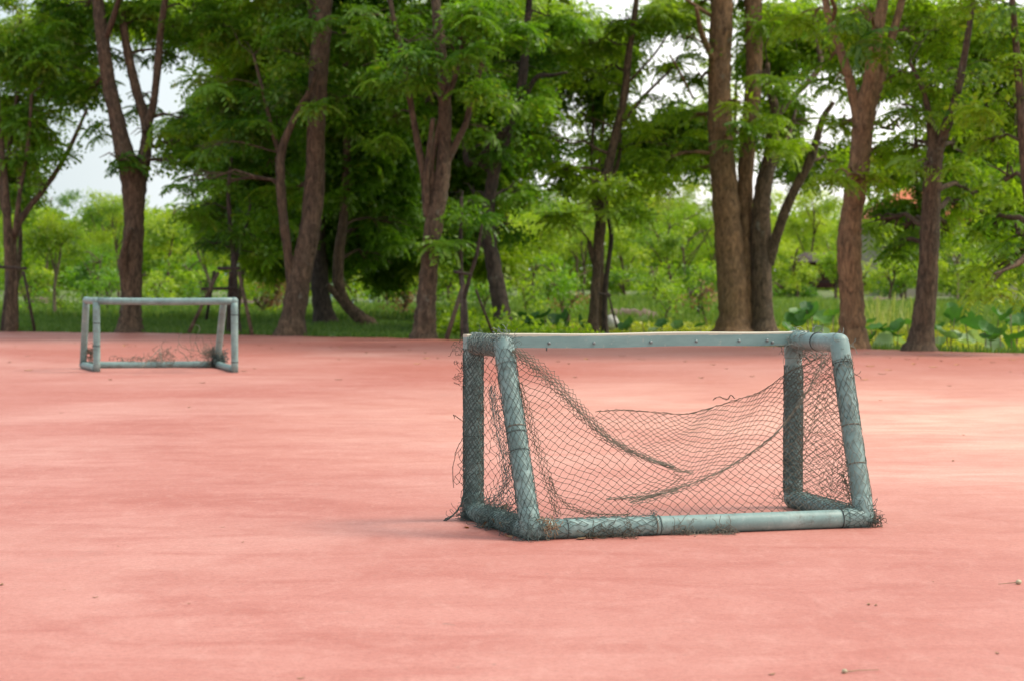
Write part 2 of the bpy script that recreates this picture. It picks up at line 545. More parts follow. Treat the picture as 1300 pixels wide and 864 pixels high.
CLU = [make_clump(s) for s in range(6)]
CLU_FINE = [make_clump(40 + s, 30, 0.26, 0.09) for s in range(4)]
ROS = ROS_A + [make_clump(80 + s, 46, 0.34, 0.115) for s in range(4)]

def scatter(protos, pts, scl, tilt=0.35, tone_c=None, rg=rng):
    """replicate leaf clusters at pts -> verts, faces, tones"""
    n = len(pts)
    which = rg.integers(0, len(protos), n)
    allv, allt = [], []
    for w in range(len(protos)):
        idx = np.where(which == w)[0]
        if len(idx) == 0:
            continue
        P = protos[w]
        m = len(idx)
        yaw = rg.uniform(0, 2 * math.pi, m)
        tx, ty = rg.normal(0, tilt, m), rg.normal(0, tilt, m)
        cy_, sy_ = np.cos(yaw), np.sin(yaw)
        Rz = np.zeros((m, 3, 3))
        Rz[:, 0, 0] = cy_; Rz[:, 0, 1] = -sy_; Rz[:, 1, 0] = sy_; Rz[:, 1, 1] = cy_; Rz[:, 2, 2] = 1
        Rx = np.zeros((m, 3, 3))
        Rx[:, 0, 0] = 1; Rx[:, 1, 1] = np.cos(tx); Rx[:, 1, 2] = -np.sin(tx); Rx[:, 2, 1] = np.sin(tx); Rx[:, 2, 2] = np.cos(tx)
        Ry = np.zeros((m, 3, 3))
        Ry[:, 1, 1] = 1; Ry[:, 0, 0] = np.cos(ty); Ry[:, 0, 2] = np.sin(ty); Ry[:, 2, 0] = -np.sin(ty); Ry[:, 2, 2] = np.cos(ty)
        RR = Rx @ Ry @ Rz
        s = scl * rg.uniform(0.7, 1.25, m)
        V = np.einsum('mij,pj->mpi', RR, P) * s[:, None, None] + pts[idx][:, None, :]
        allv.append(V.reshape(-1, 3))
        nl = len(P) // 4
        tc = rg.random(m) if tone_c is None else tone_c[idx]
        t = np.clip(tc[:, None] * 0.75 + rg.random((m, nl)) * 0.3, 0, 1)
        # a few leaflets yellowed
        t[rg.random((m, nl)) > 0.985] = 1.0
        allt.append(t.ravel())
    V = np.concatenate(allv)
    return V, np.arange(len(V)).reshape(-1, 4), np.concatenate(allt)

def blob_points(c, r, n, tiers=True, rg=rng):
    """points in an ellipsoid, gathered into flattish tiers and small sub clumps"""
    k = max(2, n // 9)
    cc = rg.normal(0, 1, (k, 3))
    cc /= np.linalg.norm(cc, axis=1)[:, None]
    cc *= (rg.random((k, 1)) ** 0.4)
    cc = cc * np.array(r) * 0.9
    pts = cc[rg.integers(0, k, n)] + rg.normal(0, 1, (n, 3)) * np.array([0.36, 0.36, 0.17 if tiers else 0.25]) * np.clip(min(r) * 1.2, 0.3, 1.2)
    return pts + np.array(c)

# ------------------------------------------------------------------ trees
def limb3(px_pts, Y0, dy, ext, flare=False):
    pts = catmull(px_pts, 7)
    n = len(pts)
    P, Rr = [], []
    for i, (x, y, w) in enumerate(pts):
        t = i / (n - 1)
        Y = Y0 + dy * t
        p = dp(x, y, Y)
        r = w / 2 * Y / F_PX
        P.append(p); Rr.append(r)
    if flare:
        for i in range(min(5, n)):
            Rr[i] *= 1 + 0.36 * (1 - i / 5) ** 2.5
        P.insert(0, P[0] + Vector((0, 0, -0.25))); Rr.insert(0, Rr[0] * 1.1)
    if ext:
        d = (P[-1] - P[-4]).normalized()
        r0 = Rr[-1]
        for k in range(1, 6):
            d = (d + Vector((random.uniform(-.12, .12), random.uniform(-.12, .12), 0.06))).normalized()
            P.append(P[-1] + d * ext / 5)
            Rr.append(r0 * (1 - 0.16 * k))
    return P, Rr

def tree(label, cat, limbs, blobs, bark='bark', leaf='leaf', name='shade_tree', group=None, dens=1.0, top=None, Yoff=0,
         tiers=True, protos=None, scl=1.0, limb_dy=None, seed=1, Y=None, twig=True):
    rg = np.random.default_rng(seed)
    random.seed(seed)
    bx, by, _ = limbs[0][0]
    base = gp(bx, by) if Y is None else dp(bx, by, Y)
    Y0 = base.y
    root = empty(name, base, label, cat, group)
    mb = MB()
    skel = []
    for i, L in enumerate(limbs):
        dy = (limb_dy[i] if limb_dy else random.uniform(-0.8, 0.8)) if i else 0
        endy = L[-1][1]
        P, Rr = limb3(L, Y0, dy, 4.0 if endy <= 5 else 0, flare=(i == 0))
        # small bark irregularity
        Rr = [r * random.uniform(0.95, 1.06) for r in Rr]
        mb.tube(P, Rr, 12 if Rr[0] > 0.12 else 8, jit=0.04)
        skel += list(zip(P, Rr))
    Vs, Ts = [], []
    nface = 0
    for b in blobs:
        x, y, rx, ry = b[:4]
        dyb = b[4] if len(b) > 4 else rg.uniform(-0.6, 2.2)
        dn = b[5] if len(b) > 5 else 1.0
        c = dp(x, y, Y0 + Yoff + dyb)
        k = (Y0 + Yoff + dyb) / F_PX
        r3 = (rx * k, max(rx * k * 0.9, 0.5), ry * k)
        area = rx * k * ry * k * math.pi
        n = int(max(4, area * (16 if bx < 860 else 9) * dens * dn / (scl * scl)))
        Vs.append(blob_points(tuple(c), r3, n, tiers, rg))
        tone0 = rg.uniform(0.1, 0.9)
        Ts.append(np.clip(tone0 + rg.normal(0, 0.22, n), 0, 1))
        if twig:
            # branch from the nearest limb point to the clump, and a few twigs in it
            best = min(skel, key=lambda s: (s[0] - c).length + (2.0 if s[0].z > c.z else 0) + (3 if s[0].z < 1.5 else 0))
            mid = (best[0] + c) * 0.5 + Vector((0, 0, 0.12 * (best[0] - c).length))
            r0 = min(best[1] * 0.4, 0.06)
            mb.tube([best[0], best[0].lerp(mid, .5) + Vector((random.uniform(-.1, .1), 0, random.uniform(-.08, .1))), mid, mid.lerp(c, .5) + Vector((random.uniform(-.1, .1), 0, random.uniform(-.1, .1))), c],
                    [r0, r0 * .8, r0 * .65, r0 * .5, r0 * .35], 6)
            for q in range(5):
                e = c + Vector((random.uniform(-1, 1) * r3[0], random.uniform(-1, 1) * r3[1], random.uniform(-.7, .7) * r3[2])) * 0.8
                s0 = mid.lerp(c, random.random())
                mb.tube([s0, s0.lerp(e, .5) + Vector((0, 0, random.uniform(0, .15))), e], [r0 * .4, r0 * .28, 0.006], 5)
    pts = np.concatenate(Vs) if Vs else np.zeros((0, 3))
    tr = adopt(mb.build('trunk', M[bark], None, True), root)
    if len(pts):
        V, Fc, T = scatter(protos or ROS, pts, scl, 0.3, np.concatenate(Ts), rg)
        if top:
            # upper crown above what the lens sees, coarser sprays
            for (cx_, cy_, cz_, rr, rz, nn) in top:
                p2 = blob_points((base.x + cx_, base.y + cy_, cz_), (rr, rr, rz), nn, True, rg)
                p2 = p2[p2[:, 2] > CAM_H + 0.1345 * p2[:, 1] + 0.9]
                V2, F2, T2 = scatter(ROS_COARSE, p2, 1.5, 0.3, None, rg)
                Fc = np.concatenate([Fc, F2 + len(V)])
                V = np.concatenate([V, V2]); T = np.concatenate([T, T2])
        adopt(mesh_obj('crown', V, Fc, M[leaf], None, False, T), root)
    return root

TOP = lambda n=260, r=3.0: [(0, 2.6, 9.4, r, 1.7, n)]
G_ROW = 'tall shade trees along the far edge of the court'

tree('leafy tree with several forked stems at the far left edge, tied to wooden stakes', 'tree',
     [[(13, 421, 14), (12, 370, 12), (11, 320, 12), (8, 260, 11), (3, 200, 9), (-4, 130, 8), (-8, 60, 7)],
      [(20, 418, 8), (19, 350, 8), (18, 300, 9), (34, 268, 8), (60, 235, 7), (85, 195, 6), (110, 140, 4)],
      [(18, 300, 7), (26, 240, 6), (36, 180, 5), (40, 120, 4)],
      [(12, 290, 8), (2, 240, 8), (15, 170, 6), (24, 100, 5), (28, 40, 4)]],
     [(25, 25, 60, 40), (95, 18, 45, 30), (15, 85, 50, 35), (85, 78, 50, 30, 0, .8), (25, 145, 45, 30, 0, .9), (95, 130, 40, 24, 1, .7),
      (15, 198, 34, 24), (62, 185, 38, 20, 0, .7), (5, 245, 26, 26), (110, 60, 30, 20, 1, .7), (55, 235, 25, 14, 0, .5), (120, 165, 24, 12, 0, .5), (50, 50, 60, 40, 2)],
     bark='bark', leaf='leaf_dark', seed=11, group=G_ROW, top=TOP(220))
tree('brown tree directly behind the far goal, trunk splitting into three upright limbs', 'tree',
     [[(165, 422, 32), (166, 390, 28), (169, 330, 25), (170, 270, 27), (169, 225, 34), (158, 195, 24), (148, 150, 20), (138, 105, 18), (130, 50, 17), (124, 0, 15)],
      [(174, 235, 24), (184, 195, 17), (186, 160, 14), (172, 110, 12), (160, 55, 11), (153, 0, 8)],
      [(186, 165, 12), (195, 130, 10), (200, 85, 10), (204, 40, 9), (210, 0, 8)],
      [(134, 50, 9), (144, 22, 8), (152, -5, 6)],
      [(164, 400, 12), (157, 345, 12), (158, 318, 10), (166, 290, 7)]],
     [(152, 204, 42, 11, -.6), (185, 166, 30, 12, -.5), (222, 183, 30, 11, .2), (205, 205, 32, 10, -.5), (232, 150, 18, 10, .4, .7), (195, 12, 60, 20), (228, 40, 32, 18), (118, 110, 30, 20, 1), (170, 68, 28, 16, 1, .6), (105, 8, 40, 18),
      (180, 128, 30, 14, 1, .6), (215, 70, 30, 14, 1, .6), (150, 30, 45, 18, 1, .8), (248, 15, 30, 18)],
     leaf='leaf_dark', seed=12, group=G_ROW, top=TOP(220))
tree('thick leaning brown tree with a slimmer left limb, right of the far goal', 'tree',
     [[(369, 426, 36), (374, 390, 31), (382, 345, 28), (392, 300, 27), (399, 240, 25), (401, 170, 24), (404, 100, 25), (408, 40, 25), (410, 0, 24)],
      [(372, 385, 14), (366, 325, 12), (360, 280, 12), (356, 230, 12), (358, 190, 11), (374, 150, 9), (392, 118, 8), (402, 90, 6)],
      [(406, 60, 14), (398, 20, 13), (394, 0, 12)],
      [(356, 200, 7), (344, 160, 6), (335, 120, 5), (322, 70, 4)]],
     [(300, 58, 55, 42), (340, 112, 60, 38), (303, 172, 55, 28), (345, 25, 60, 42), (345, 212, 60, 30), (290, 232, 40, 14, 0, .8), (438, 50, 50, 55, 1), (430, 130, 40, 38, 1.3), (268, 28, 40, 28),
      (390, 25, 40, 22, -1.2), (372, 68, 36, 16, -1), (395, 130, 30, 12, -1), (320, 140, 60, 30, 1.5), (262, 105, 20, 12, 0, .8), (255, 190, 18, 14, 0, .8), (240, 230, 24, 10, 0, .5), (360, 160, 40, 30, 1.5), (370, 250, 50, 30, 2)],
     leaf='leaf_dark', seed=13, group=G_ROW, top=TOP(300))
tree('dark upright tree half hidden behind the thick leaning tree', 'tree',
     [[(413, 412, 30), (408, 380, 24), (404, 330, 22), (403, 270, 21), (408, 200, 19), (415, 120, 17), (420, 40, 14), (422, 0, 12)]],
     [(440, 200, 40, 45), (415, 260, 35, 35, 1), (470, 165, 40, 40, 1), (470, 60, 50, 50), (440, 10, 50, 35), (455, 280, 30, 28, 1), (350, 290, 30, 24, 1.5), (310, 200, 50, 30, 2)],
     bark='bark_dark', leaf='leaf_dark', seed=14, group=G_ROW, top=TOP(200))
tree('slender tree with crooked slanting base, left of the spotted tree', 'tree',
     [[(468, 414, 20), (452, 399, 16), (438, 384, 15), (430, 362, 15), (430, 325, 14), (436, 280, 12), (440, 220, 11), (441, 160, 10), (440, 100, 9), (438, 40, 8)],
      [(436, 384, 11), (425, 372, 10), (415, 362, 8)]],
     [(480, 240, 40, 34), (500, 285, 40, 26, 1), (455, 300, 30, 22), (470, 120, 40, 34), (490, 190, 34, 20, 1), (520, 250, 34, 26, 1.5), (480, 330, 30, 14, 2, .7)],
     leaf='leaf_dark', seed=15, group=G_ROW, top=TOP(120))
tree('brown tree with pale bark spots and several rising limbs, left of the near goal', 'tree',
     [[(538, 430, 30), (540, 400, 27), (543, 360, 24), (547, 320, 22), (552, 275, 24), (560, 235, 20), (564, 190, 18), (565, 140, 17), (562, 90, 15), (557, 40, 14), (553, 0, 12)],
      [(545, 275, 15), (539, 225, 11), (530, 180, 9), (522, 135, 8), (513, 85, 8), (503, 40, 7), (495, 0, 6)],
      [(552, 262, 10), (548, 215, 7), (555, 170, 6), (562, 140, 6)],
      [(566, 210, 10), (580, 180, 9), (592, 155, 8), (600, 120, 7), (612, 80, 6), (616, 40, 5)],
      [(565, 130, 10), (576, 100, 9), (586, 65, 7), (592, 20, 6)],
      [(548, 290, 9), (541, 240, 8), (545, 190, 7), (550, 150, 6)]],
     [(515, 30, 65, 42), (600, 25, 60, 35), (560, 98, 75, 22, -1), (500, 88, 50, 32), (622, 100, 50, 34), (645, 35, 50, 42), (498, 150, 40, 30, 1), (600, 165, 34, 18, 1), (520, 55, 60, 20, -1.3),
      (560, 60, 60, 20, -1.3), (580, 20, 60, 18, -1.5), (470, 20, 40, 30), (600, 60, 50, 30, 1.5), (640, 130, 40, 20, 1.2), (540, 130, 30, 16, 1.5)],
     bark='bark', leaf='leaf_dark', seed=16, group=G_ROW, top=TOP(300))
tree('dark leaning tree rising behind the left end of the near goal crossbar', 'tree',
     [[(641, 424, 24), (636, 390, 22), (628, 345, 20), (621, 300, 18), (621, 260, 16), (628, 215, 15), (640, 180, 14), (656, 140, 13), (664, 95, 12), (668, 50, 10), (672, 0, 8)],
      [(626, 220, 9), (606, 205, 9), (594, 208, 8), (590, 185, 7), (592, 150, 5)],
      [(606, 205, 8), (628, 180, 8), (640, 165, 7)],
      [(655, 145, 8), (680, 100, 7), (700, 96, 5), (720, 92, 3)]],
     [(680, 55, 55, 42), (640, 170, 36, 26), (690, 125, 50, 26), (655, 245, 40, 22), (600, 250, 36, 34, 1), (680, 195, 40, 18), (700, 20, 50, 28), (660, 90, 50, 26, 1.2), (600, 300, 30, 24, 1.5), (640, 290, 30, 20, 1, .8), (565, 330, 24, 14, 1.5, .6)],
     bark='bark_dark', leaf='leaf_dark', seed=17, group=G_ROW, top=TOP(240))
tree('slim spotted tree behind the middle of the near goal with drooping tiers of leaves', 'tree',
     [[(752, 421, 14), (754, 390, 12), (757, 350, 12), (761, 300, 14), (766, 255, 13), (772, 215, 12), (782, 170, 11), (793, 120, 10), (798, 70, 9), (804, 30, 8), (808, 0, 7)],
      [(755, 335, 8), (750, 318, 7), (748, 306, 6)],
      [(766, 260, 7), (778, 225, 6), (786, 200, 5), (788, 170, 4)],
      [(783, 165, 4), (820, 120, 4), (850, 90, 3), (862, 70, 2)],
      [(793, 110, 3), (830, 70, 3), (850, 40, 2)]],
     [(735, 55, 48, 28), (795, 25, 50, 20), (715, 215, 50, 16, -.6), (765, 95, 46, 18), (815, 80, 36, 16, 0, .7), (750, 235, 60, 16, -.8), (695, 245, 44, 16, -.4), (795, 150, 44, 18, 0, .8), (825, 232, 50, 20), (800, 195, 46, 18),
      (850, 185, 36, 16, 0, .8), (858, 15, 44, 20), (770, 180, 40, 14, .8), (720, 95, 34, 16, 1), (700, 150, 30, 10, 0, .8), (705, 180, 36, 10, -.3), (765, 265, 46, 12, -.8), (830, 125, 24, 9, 0, .5), (690, 275, 30, 10, 0, .8)],
     leaf='leaf', seed=18, group=G_ROW, top=TOP(200))
tree('thin crooked sapling close to the slim spotted tree behind the near goal', 'tree',
     [[(768, 420, 8), (768, 390, 7), (769, 360, 7), (773, 330, 6), (776, 300, 6), (772, 275, 5), (768, 250, 4), (765, 215, 4)]],
     [(770, 215, 20, 9, .5), (775, 250, 22, 8, .6)], bark='bark_dark', leaf='leaf', seed=19, name='young_tree')
tree('pair of massive pale brown trunks fused at the foot behind the near goal', 'tree',
     [[(931, 421, 42), (931, 390, 39), (928, 340, 38), (924, 290, 36), (920, 240, 35), (916, 195, 32), (914, 150, 30), (913, 100, 29), (915, 50, 29), (917, 0, 28)],
      [(946, 421, 20), (946, 380, 20), (946, 320, 20), (945, 260, 20), (948, 200, 20), (951, 160, 20), (957, 100, 21), (957, 50, 22), (956, 0, 22)],
      [(902, 20, 5), (890, 12, 5), (878, 4, 4)],
      [(913, 90, 8), (898, 60, 8), (890, 40, 7), (884, 10, 5)],
      [(880, 125, 3), (862, 90, 3), (850, 70, 2)]],
     [(868, 48, 26, 26), (882, 150, 26, 18, .6, .8), (880, 218, 36, 24, 1), (940, 132, 16, 10, -.8), (945, 168, 18, 12, -.9), (880, 100, 18, 10, 1, .6), (890, 5, 30, 14), (850, 200, 20, 12, 0, .7), (940, 8, 14, 8, 1, .7)],
     bark='bark_warm', leaf='leaf', seed=20, group=G_ROW, limb_dy=[0, 0.6, -1, -1, -1], top=TOP(240))
tree('dark brown tree with a long slanting right limb, standing against the massive pale trunks', 'tree',
     [[(969, 421, 29), (967, 380, 28), (966, 330, 26), (966, 280, 24), (969, 240, 22), (976, 205, 18), (981, 170, 16), (984, 140, 13), (976, 110, 8), (974, 80, 6)],
      [(975, 335, 16), (986, 300, 13), (998, 265, 13), (1012, 235, 12), (1028, 205, 12), (1036, 180, 10), (1045, 150, 8), (1058, 130, 6)],
      [(984, 150, 10), (1005, 125, 8), (1030, 100, 8), (1042, 80, 7), (1036, 50, 7), (1034, 20, 6)],
      [(980, 215, 8), (990, 190, 6), (1002, 170, 5), (1010, 140, 4)]],
     [(965, 95, 24, 14, -.8), (1000, 55, 40, 30), (1000, 160, 42, 24, -.5), (1040, 182, 44, 13, -1), (980, 22, 40, 20), (1040, 25, 36, 20), (1020, 100, 24, 16, .5, .8), (985, 120, 26, 14, -.8), (975, 180, 26, 12, -1), (1062, 205, 20, 8, 0, .7), (1010, 195, 30, 10, 0, .8)],
     bark='bark', leaf='leaf', seed=21, group=G_ROW, limb_dy=[0, -1.0, 1, 0.5], top=TOP(220))
tree('sturdy forked warm brown tree just above the right end of the near goal', 'tree',
     [[(1082, 442, 40), (1082, 410, 34), (1081, 370, 30), (1078, 320, 31), (1080, 280, 29), (1088, 230, 27), (1094, 180, 27), (1098, 145, 27), (1105, 105, 21), (1111, 60, 17), (1118, 20, 15), (1121, 0, 14)],
      [(1092, 155, 18), (1083, 120, 13), (1074, 85, 12), (1062, 50, 11), (1052, 20, 10), (1048, 0, 9)],
      [(1102, 140, 20), (1118, 95, 15), (1130, 55, 12), (1140, 20, 10), (1145, 0, 9)],
      [(1056, 30, 6), (1060, 12, 6), (1056, 0, 5)]],
     [(1098, 22, 50, 18, -1), (1160, 45, 44, 30), (1132, 105, 30, 18, 1), (1052, 75, 24, 18, 1), (1076, 222, 24, 9, -.9), (1108, 232, 24, 12, 0), (1135, 165, 24, 15, .8, .8), (1068, 160, 14, 12, .8, .7), (1030, 20, 30, 20, 1), (1110, 60, 26, 10, -1, .5), (1066, 100, 22, 10, 1, .6), (1118, 200, 20, 12, 1, .8)],
     bark='bark_warm', leaf='leaf', seed=22, group=G_ROW, top=TOP(240))
tree('straight brown tree with a high fork, rightmost full trunk beside the pond', 'tree',
     [[(1168, 445, 37), (1172, 410, 31), (1177, 360, 27), (1180, 310, 25), (1182, 260, 24), (1185, 215, 23), (1187, 185, 20), (1181, 155, 11), (1176, 130, 8), (1168, 105, 6), (1155, 80, 4)],
      [(1188, 195, 18), (1200, 165, 14), (1212, 130, 11), (1220, 95, 10), (1228, 50, 8), (1236, 0, 7)]],
     [(1202, 35, 55, 30), (1240, 95, 44, 30), (1195, 108, 36, 14, 0, .8), (1152, 96, 28, 14, .5, .8), (1140, 140, 22, 10, 0, .7), (1225, 195, 44, 26), (1180, 212, 34, 12, -1), (1240, 245, 36, 20, 1), (1122, 285, 36, 20, 1.5), (1205, 295, 46, 20, 1.8),
      (1215, 145, 34, 14, .8), (1170, 60, 40, 20, 1.5), (1135, 320, 20, 14, 2, .8), (1150, 290, 30, 14, 1.5), (1225, 270, 30, 14, 1.5), (1160, 190, 26, 10, 1, .6)],
     bark='bark', leaf='leaf', seed=23, group=G_ROW, top=TOP(240))
tree('leafy tree at the far right edge with a low drooping branch over the pond plants', 'tree',
     [[(1332, 450, 34), (1328, 400, 28), (1322, 340, 26), (1314, 280, 24), (1306, 220, 20), (1300, 180, 15), (1296, 130, 12), (1290, 60, 9), (1285, 0, 8)],
      [(1318, 310, 12), (1304, 325, 11), (1292, 335, 7), (1278, 342, 4), (1262, 348, 3)]],
     [(1280, 50, 46, 46), (1282, 140, 46, 46), (1275, 225, 38, 36), (1262, 285, 40, 20), (1268, 338, 24, 14), (1258, 362, 16, 12), (1290, 300, 20, 30), (1250, 15, 40, 24), (1258, 180, 30, 16), (1300, 90, 30, 50), (1240, 140, 26, 16)],
     bark='bark', leaf='leaf', seed=24, group=G_ROW, top=TOP(240))

# second rank of trees a few metres behind the row; their crowns keep the sky gaps of the place
HOLES = [[(200, 58), (266, 50), (268, 118), (240, 138), (226, 150), (212, 190), (200, 215), (194, 150)],
         [(88, 170), (112, 150), (130, 165), (150, 190), (152, 240), (88, 240)], [(205, 208), (300, 212), (296, 246), (205, 244)],
         [(702, 112), (744, 108), (748, 150), (735, 180), (700, 178), (690, 150)], [(806, 55), (910, 48), (912, 128), (880, 130), (830, 132), (804, 100)],
         [(926, 0), (948, 0), (946, 112), (926, 112)], [(1008, 98), (1062, 95), (1080, 130), (1078, 190), (1030, 186), (1004, 160)],
         [(1118, 118), (1180, 118), (1184, 195), (1124, 198)], [(1128, 48), (1160, 40), (1170, 85), (1128, 88)], [(880, 0), (895, 0), (905, 40), (885, 40)],
         [(765, 0), (800, 0), (800, 30), (765, 30)], [(1198, 80), (1250, 75), (1250, 105), (1198, 110)], [(60, 120), (80, 110), (90, 200), (55, 190)]]
def second(x, lean, w, Yd, bl, leaf, label, seed, n=520):
    rg = np.random.default_rng(seed)
    random.seed(seed)
    base = dp(x, 400, Yd); base.z = terrain_h(base.x, Yd)
    k = Yd / F_PX
    root = empty('shade_tree', base, label, 'tree', 'second rank of trees behind the tall row')
    mb = MB()
    P = catmull([(base.x, Yd, base.z - .2), (base.x + lean * .3 + .1, Yd, 1.8), (base.x + lean * .6 - .1, Yd, 3.6), (base.x + lean, Yd, 5.4), (base.x + lean * 1.3, Yd, 7.6)], 5)
    r0 = w * k / 2 * .7
    mb.tube(P, [r0 * (1.15 - .75 * i / len(P)) for i in range(len(P))], 10, jit=.05)
    allp, tones = [], []
    for (bx, by, rx, ry) in bl:
        dy = rg.uniform(-2, 2)
        c = dp(bx, by, Yd + dy)
        r3 = (rx * k, rx * k, ry * k)
        m = int(n * (rx * ry) / (60 * 45))
        q = blob_points(tuple(c), r3, m, True, rg)
        t0 = rg.uniform(.1, .9)
        keep = []
        for v_ in q:
            d = Vector(v_) - CAM
            # project
            yy = d.y * math.cos(PITCH) - d.z * math.sin(PITCH); zz = d.y * math.sin(PITCH) + d.z * math.cos(PITCH)
            u_, w_ = CX + F_PX * d.x / yy, CY - F_PX * zz / yy
            u_ += 13 * math.sin(d.z * 5.1 + seed) + rg.normal(0, 7); w_ += 11 * math.sin(d.x * 4.3 + seed) + rg.normal(0, 6)
            inh = any(in_poly(u_, w_, H) for H in HOLES)
            keep.append(not inh)
        keep = np.array(keep)
        q = q[keep]
        if not len(q): continue
        allp.append(q); tones.append(np.clip(t0 + rg.normal(0, .2, len(q)), 0, 1))
        s0 = Vector(P[rg.integers(len(P) // 2, len(P) - 1)])
        cm = Vector(q.mean(0))
        mb.tube([s0, s0.lerp(cm, .5) + Vector((0, 0, .25)), cm], [r0 * .35, r0 * .22, r0 * .1], 6)
    adopt(mb.build('trunk', M['bark'], None, True), root)
    V, Fc, T = scatter(ROS, np.concatenate(allp), 1.15, .35, np.concatenate(tones), rg)
    adopt(mesh_obj('crown', V, Fc, M[leaf], None, False, T), root)
def in_poly(x, y, P):
    c = False
    j = len(P) - 1
    for i in range(len(P)):
        if (P[i][1] > y) != (P[j][1] > y) and x < (P[j][0] - P[i][0]) * (y - P[i][1]) / (P[j][1] - P[i][1]) + P[i][0]:
            c = not c
        j = i
    return c
second(12, .6, 9, 52, [(40, 60, 60, 50), (100, 20, 50, 35), (30, 150, 40, 45), (20, 230, 30, 35), (80, 100, 30, 30)], 'leaf', 'thin tree in the second rank near the left edge', 301, 230)
second(299, .5, 8, 56, [(250, 20, 40, 30), (300, 60, 50, 45), (290, 150, 50, 45), (300, 200, 60, 35), (250, 170, 30, 30), (200, 20, 40, 25)], 'leaf', 'thin tree of the second rank just left of the stakes beside the far goal', 302, 420)
second(374, .4, 10, 53, [(350, 40, 60, 50), (330, 130, 60, 50), (350, 215, 60, 50), (300, 270, 40, 30), (385, 280, 40, 35), (345, 320, 34, 26)], 'leaf', 'leafy tree of the second rank hidden behind the thick leaning tree', 303)
second(412, -.3, 11, 50, [(440, 40, 60, 50), (430, 120, 60, 50), (450, 210, 60, 50), (470, 290, 50, 40), (420, 300, 30, 40)], 'leaf_dark', 'dark tree of the second rank between the dark upright and crooked slender trees', 304)
second(541, .4, 10, 54, [(510, 50, 60, 50), (500, 140, 50, 50), (510, 220, 50, 45), (520, 300, 40, 40), (490, 340, 30, 20)], 'leaf', 'tree of the second rank just left of the tree with pale bark spots', 305)
second(634, -.3, 9, 52, [(590, 40, 60, 50), (580, 130, 60, 50), (600, 210, 50, 45), (590, 290, 40, 35), (625, 320, 30, 24)], 'leaf', 'tree of the second rank between the spotted tree and the dark leaning tree', 306)
second(757, .2, 8, 55, [(670, 40, 60, 50), (660, 120, 40, 50), (720, 60, 50, 40), (650, 180, 40, 40)], 'leaf', 'tree of the second rank right of the dark leaning tree', 307, 330)
second(762, -.2, 8, 55, [(770, 60, 50, 40), (750, 130, 44, 40), (800, 200, 60, 40), (850, 160, 40, 26)], 'leaf', 'tree of the second rank right of the slim spotted tree', 308, 260)
second(928, .1, 8, 57, [(850, 20, 40, 30), (880, 180, 40, 40), (900, 110, 20, 60)], 'leaf_bright', 'light tree of the second rank just left of the massive pale trunks', 309, 220)
second(968, .3, 9, 54, [(1000, 40, 50, 50), (1040, 40, 50, 40), (1000, 140, 40, 40), (1030, 200, 50, 24), (970, 60, 30, 60)], 'leaf', 'tree of the second rank under the long slanting limb', 310, 230)
second(1081, .3, 9, 53, [(1100, 40, 60, 40), (1130, 110, 40, 30), (1120, 215, 44, 24), (1150, 280, 40, 30), (1160, 30, 40, 40)], 'leaf', 'second rank tree between the sturdy forked tree and rightmost full trunk', 311, 230)
second(1176, -.3, 9, 52, [(1220, 50, 60, 50), (1230, 150, 50, 50), (1215, 225, 50, 30), (1270, 200, 40, 60)], 'leaf', 'tree of the second rank right of the rightmost full trunk', 312, 280)
second(1310, -.3, 9, 50, [(1280, 60, 50, 60), (1290, 160, 40, 60), (1285, 260, 40, 50)], 'leaf', 'tree of the second rank cut by the right edge of the picture', 313, 300)

# staked young trees in front of the row
tree('thin young tree propped by stakes behind the right post of the far goal', 'tree',
     [[(302, 424, 9), (300, 390, 8), (297, 350, 9), (296, 320, 7), (292, 280, 6), (290, 240, 5), (294, 200, 4)],
      [(290, 424, 7), (292, 380, 7), (294, 345, 7)],
      [(298, 335, 6), (304, 315, 5), (312, 290, 4), (318, 260, 3)]],
     [(290, 280, 38, 18), (255, 262, 26, 14, 0, .8), (320, 300, 26, 16, 0), (330, 265, 30, 18, .5), (270, 310, 30, 14, 0, .7), (300, 240, 36, 14), (340, 325, 18, 12, .5, .7)],
     bark='bark_dark', leaf='leaf_dark', seed=31, name='young_tree')
tree('thin dark young tree held by a tripod of stakes left of the near goal', 'tree',
     [[(591, 430, 9), (590, 400, 8), (588, 370, 7), (585, 340, 6), (585, 290, 5), (586, 250, 4)],
      [(589, 380, 6), (597, 350, 5), (606, 320, 5), (612, 285, 3)]],
     [(590, 285, 26, 18), (575, 310, 22, 12, 0, .7), (610, 265, 24, 14), (580, 255, 26, 14)],
     bark='bark_dark', leaf='leaf_dark', seed=32, name='young_tree')

def stakes(label, lines, Y):
    root = empty('tree_stakes', dp(lines[0][0][0], lines[0][0][1], Y), label, 'stakes', 'wooden props around young trees')
    for (a, b, w, dy1, dy2, nm) in lines:
        mb = MB()
        p, q = dp(a[0], a[1], Y + dy1), dp(b[0], b[1], Y + dy2)
        mb.tube([p, p.lerp(q, .5), q], [w * Y / F_PX / 2 * k for k in (1.05, 1, .9)], 8, jit=.05)
        adopt(mb.build(nm, M['bark_dark'] if w < 4.5 or nm == 'crosspiece' else M['bark'], None, True), root)
stakes('dark crossed stakes around the tree at the far left edge', [((44, 420), (30, 345), 4, 0.3, 0, 'stake'), ((2, 420), (10, 345), 4, -.3, 0, 'stake'), ((-2, 339), (34, 341), 4, 0.1, 0.1, 'crosspiece')], 42)
stakes('long slanted stakes around the young tree behind the right post of the far goal',
       [((240, 422), (277, 346), 5, -.4, 0, 'stake'), ((320, 424), (303, 345), 5, -.6, 0, 'stake'), ((262, 405), (272, 345), 4, 1.5, .2, 'stake'), ((276, 341), (305, 341), 4.5, 0, 0, 'crosspiece'), ((255, 367), (302, 366), 3.5, .2, .2, 'crosspiece')], 41)
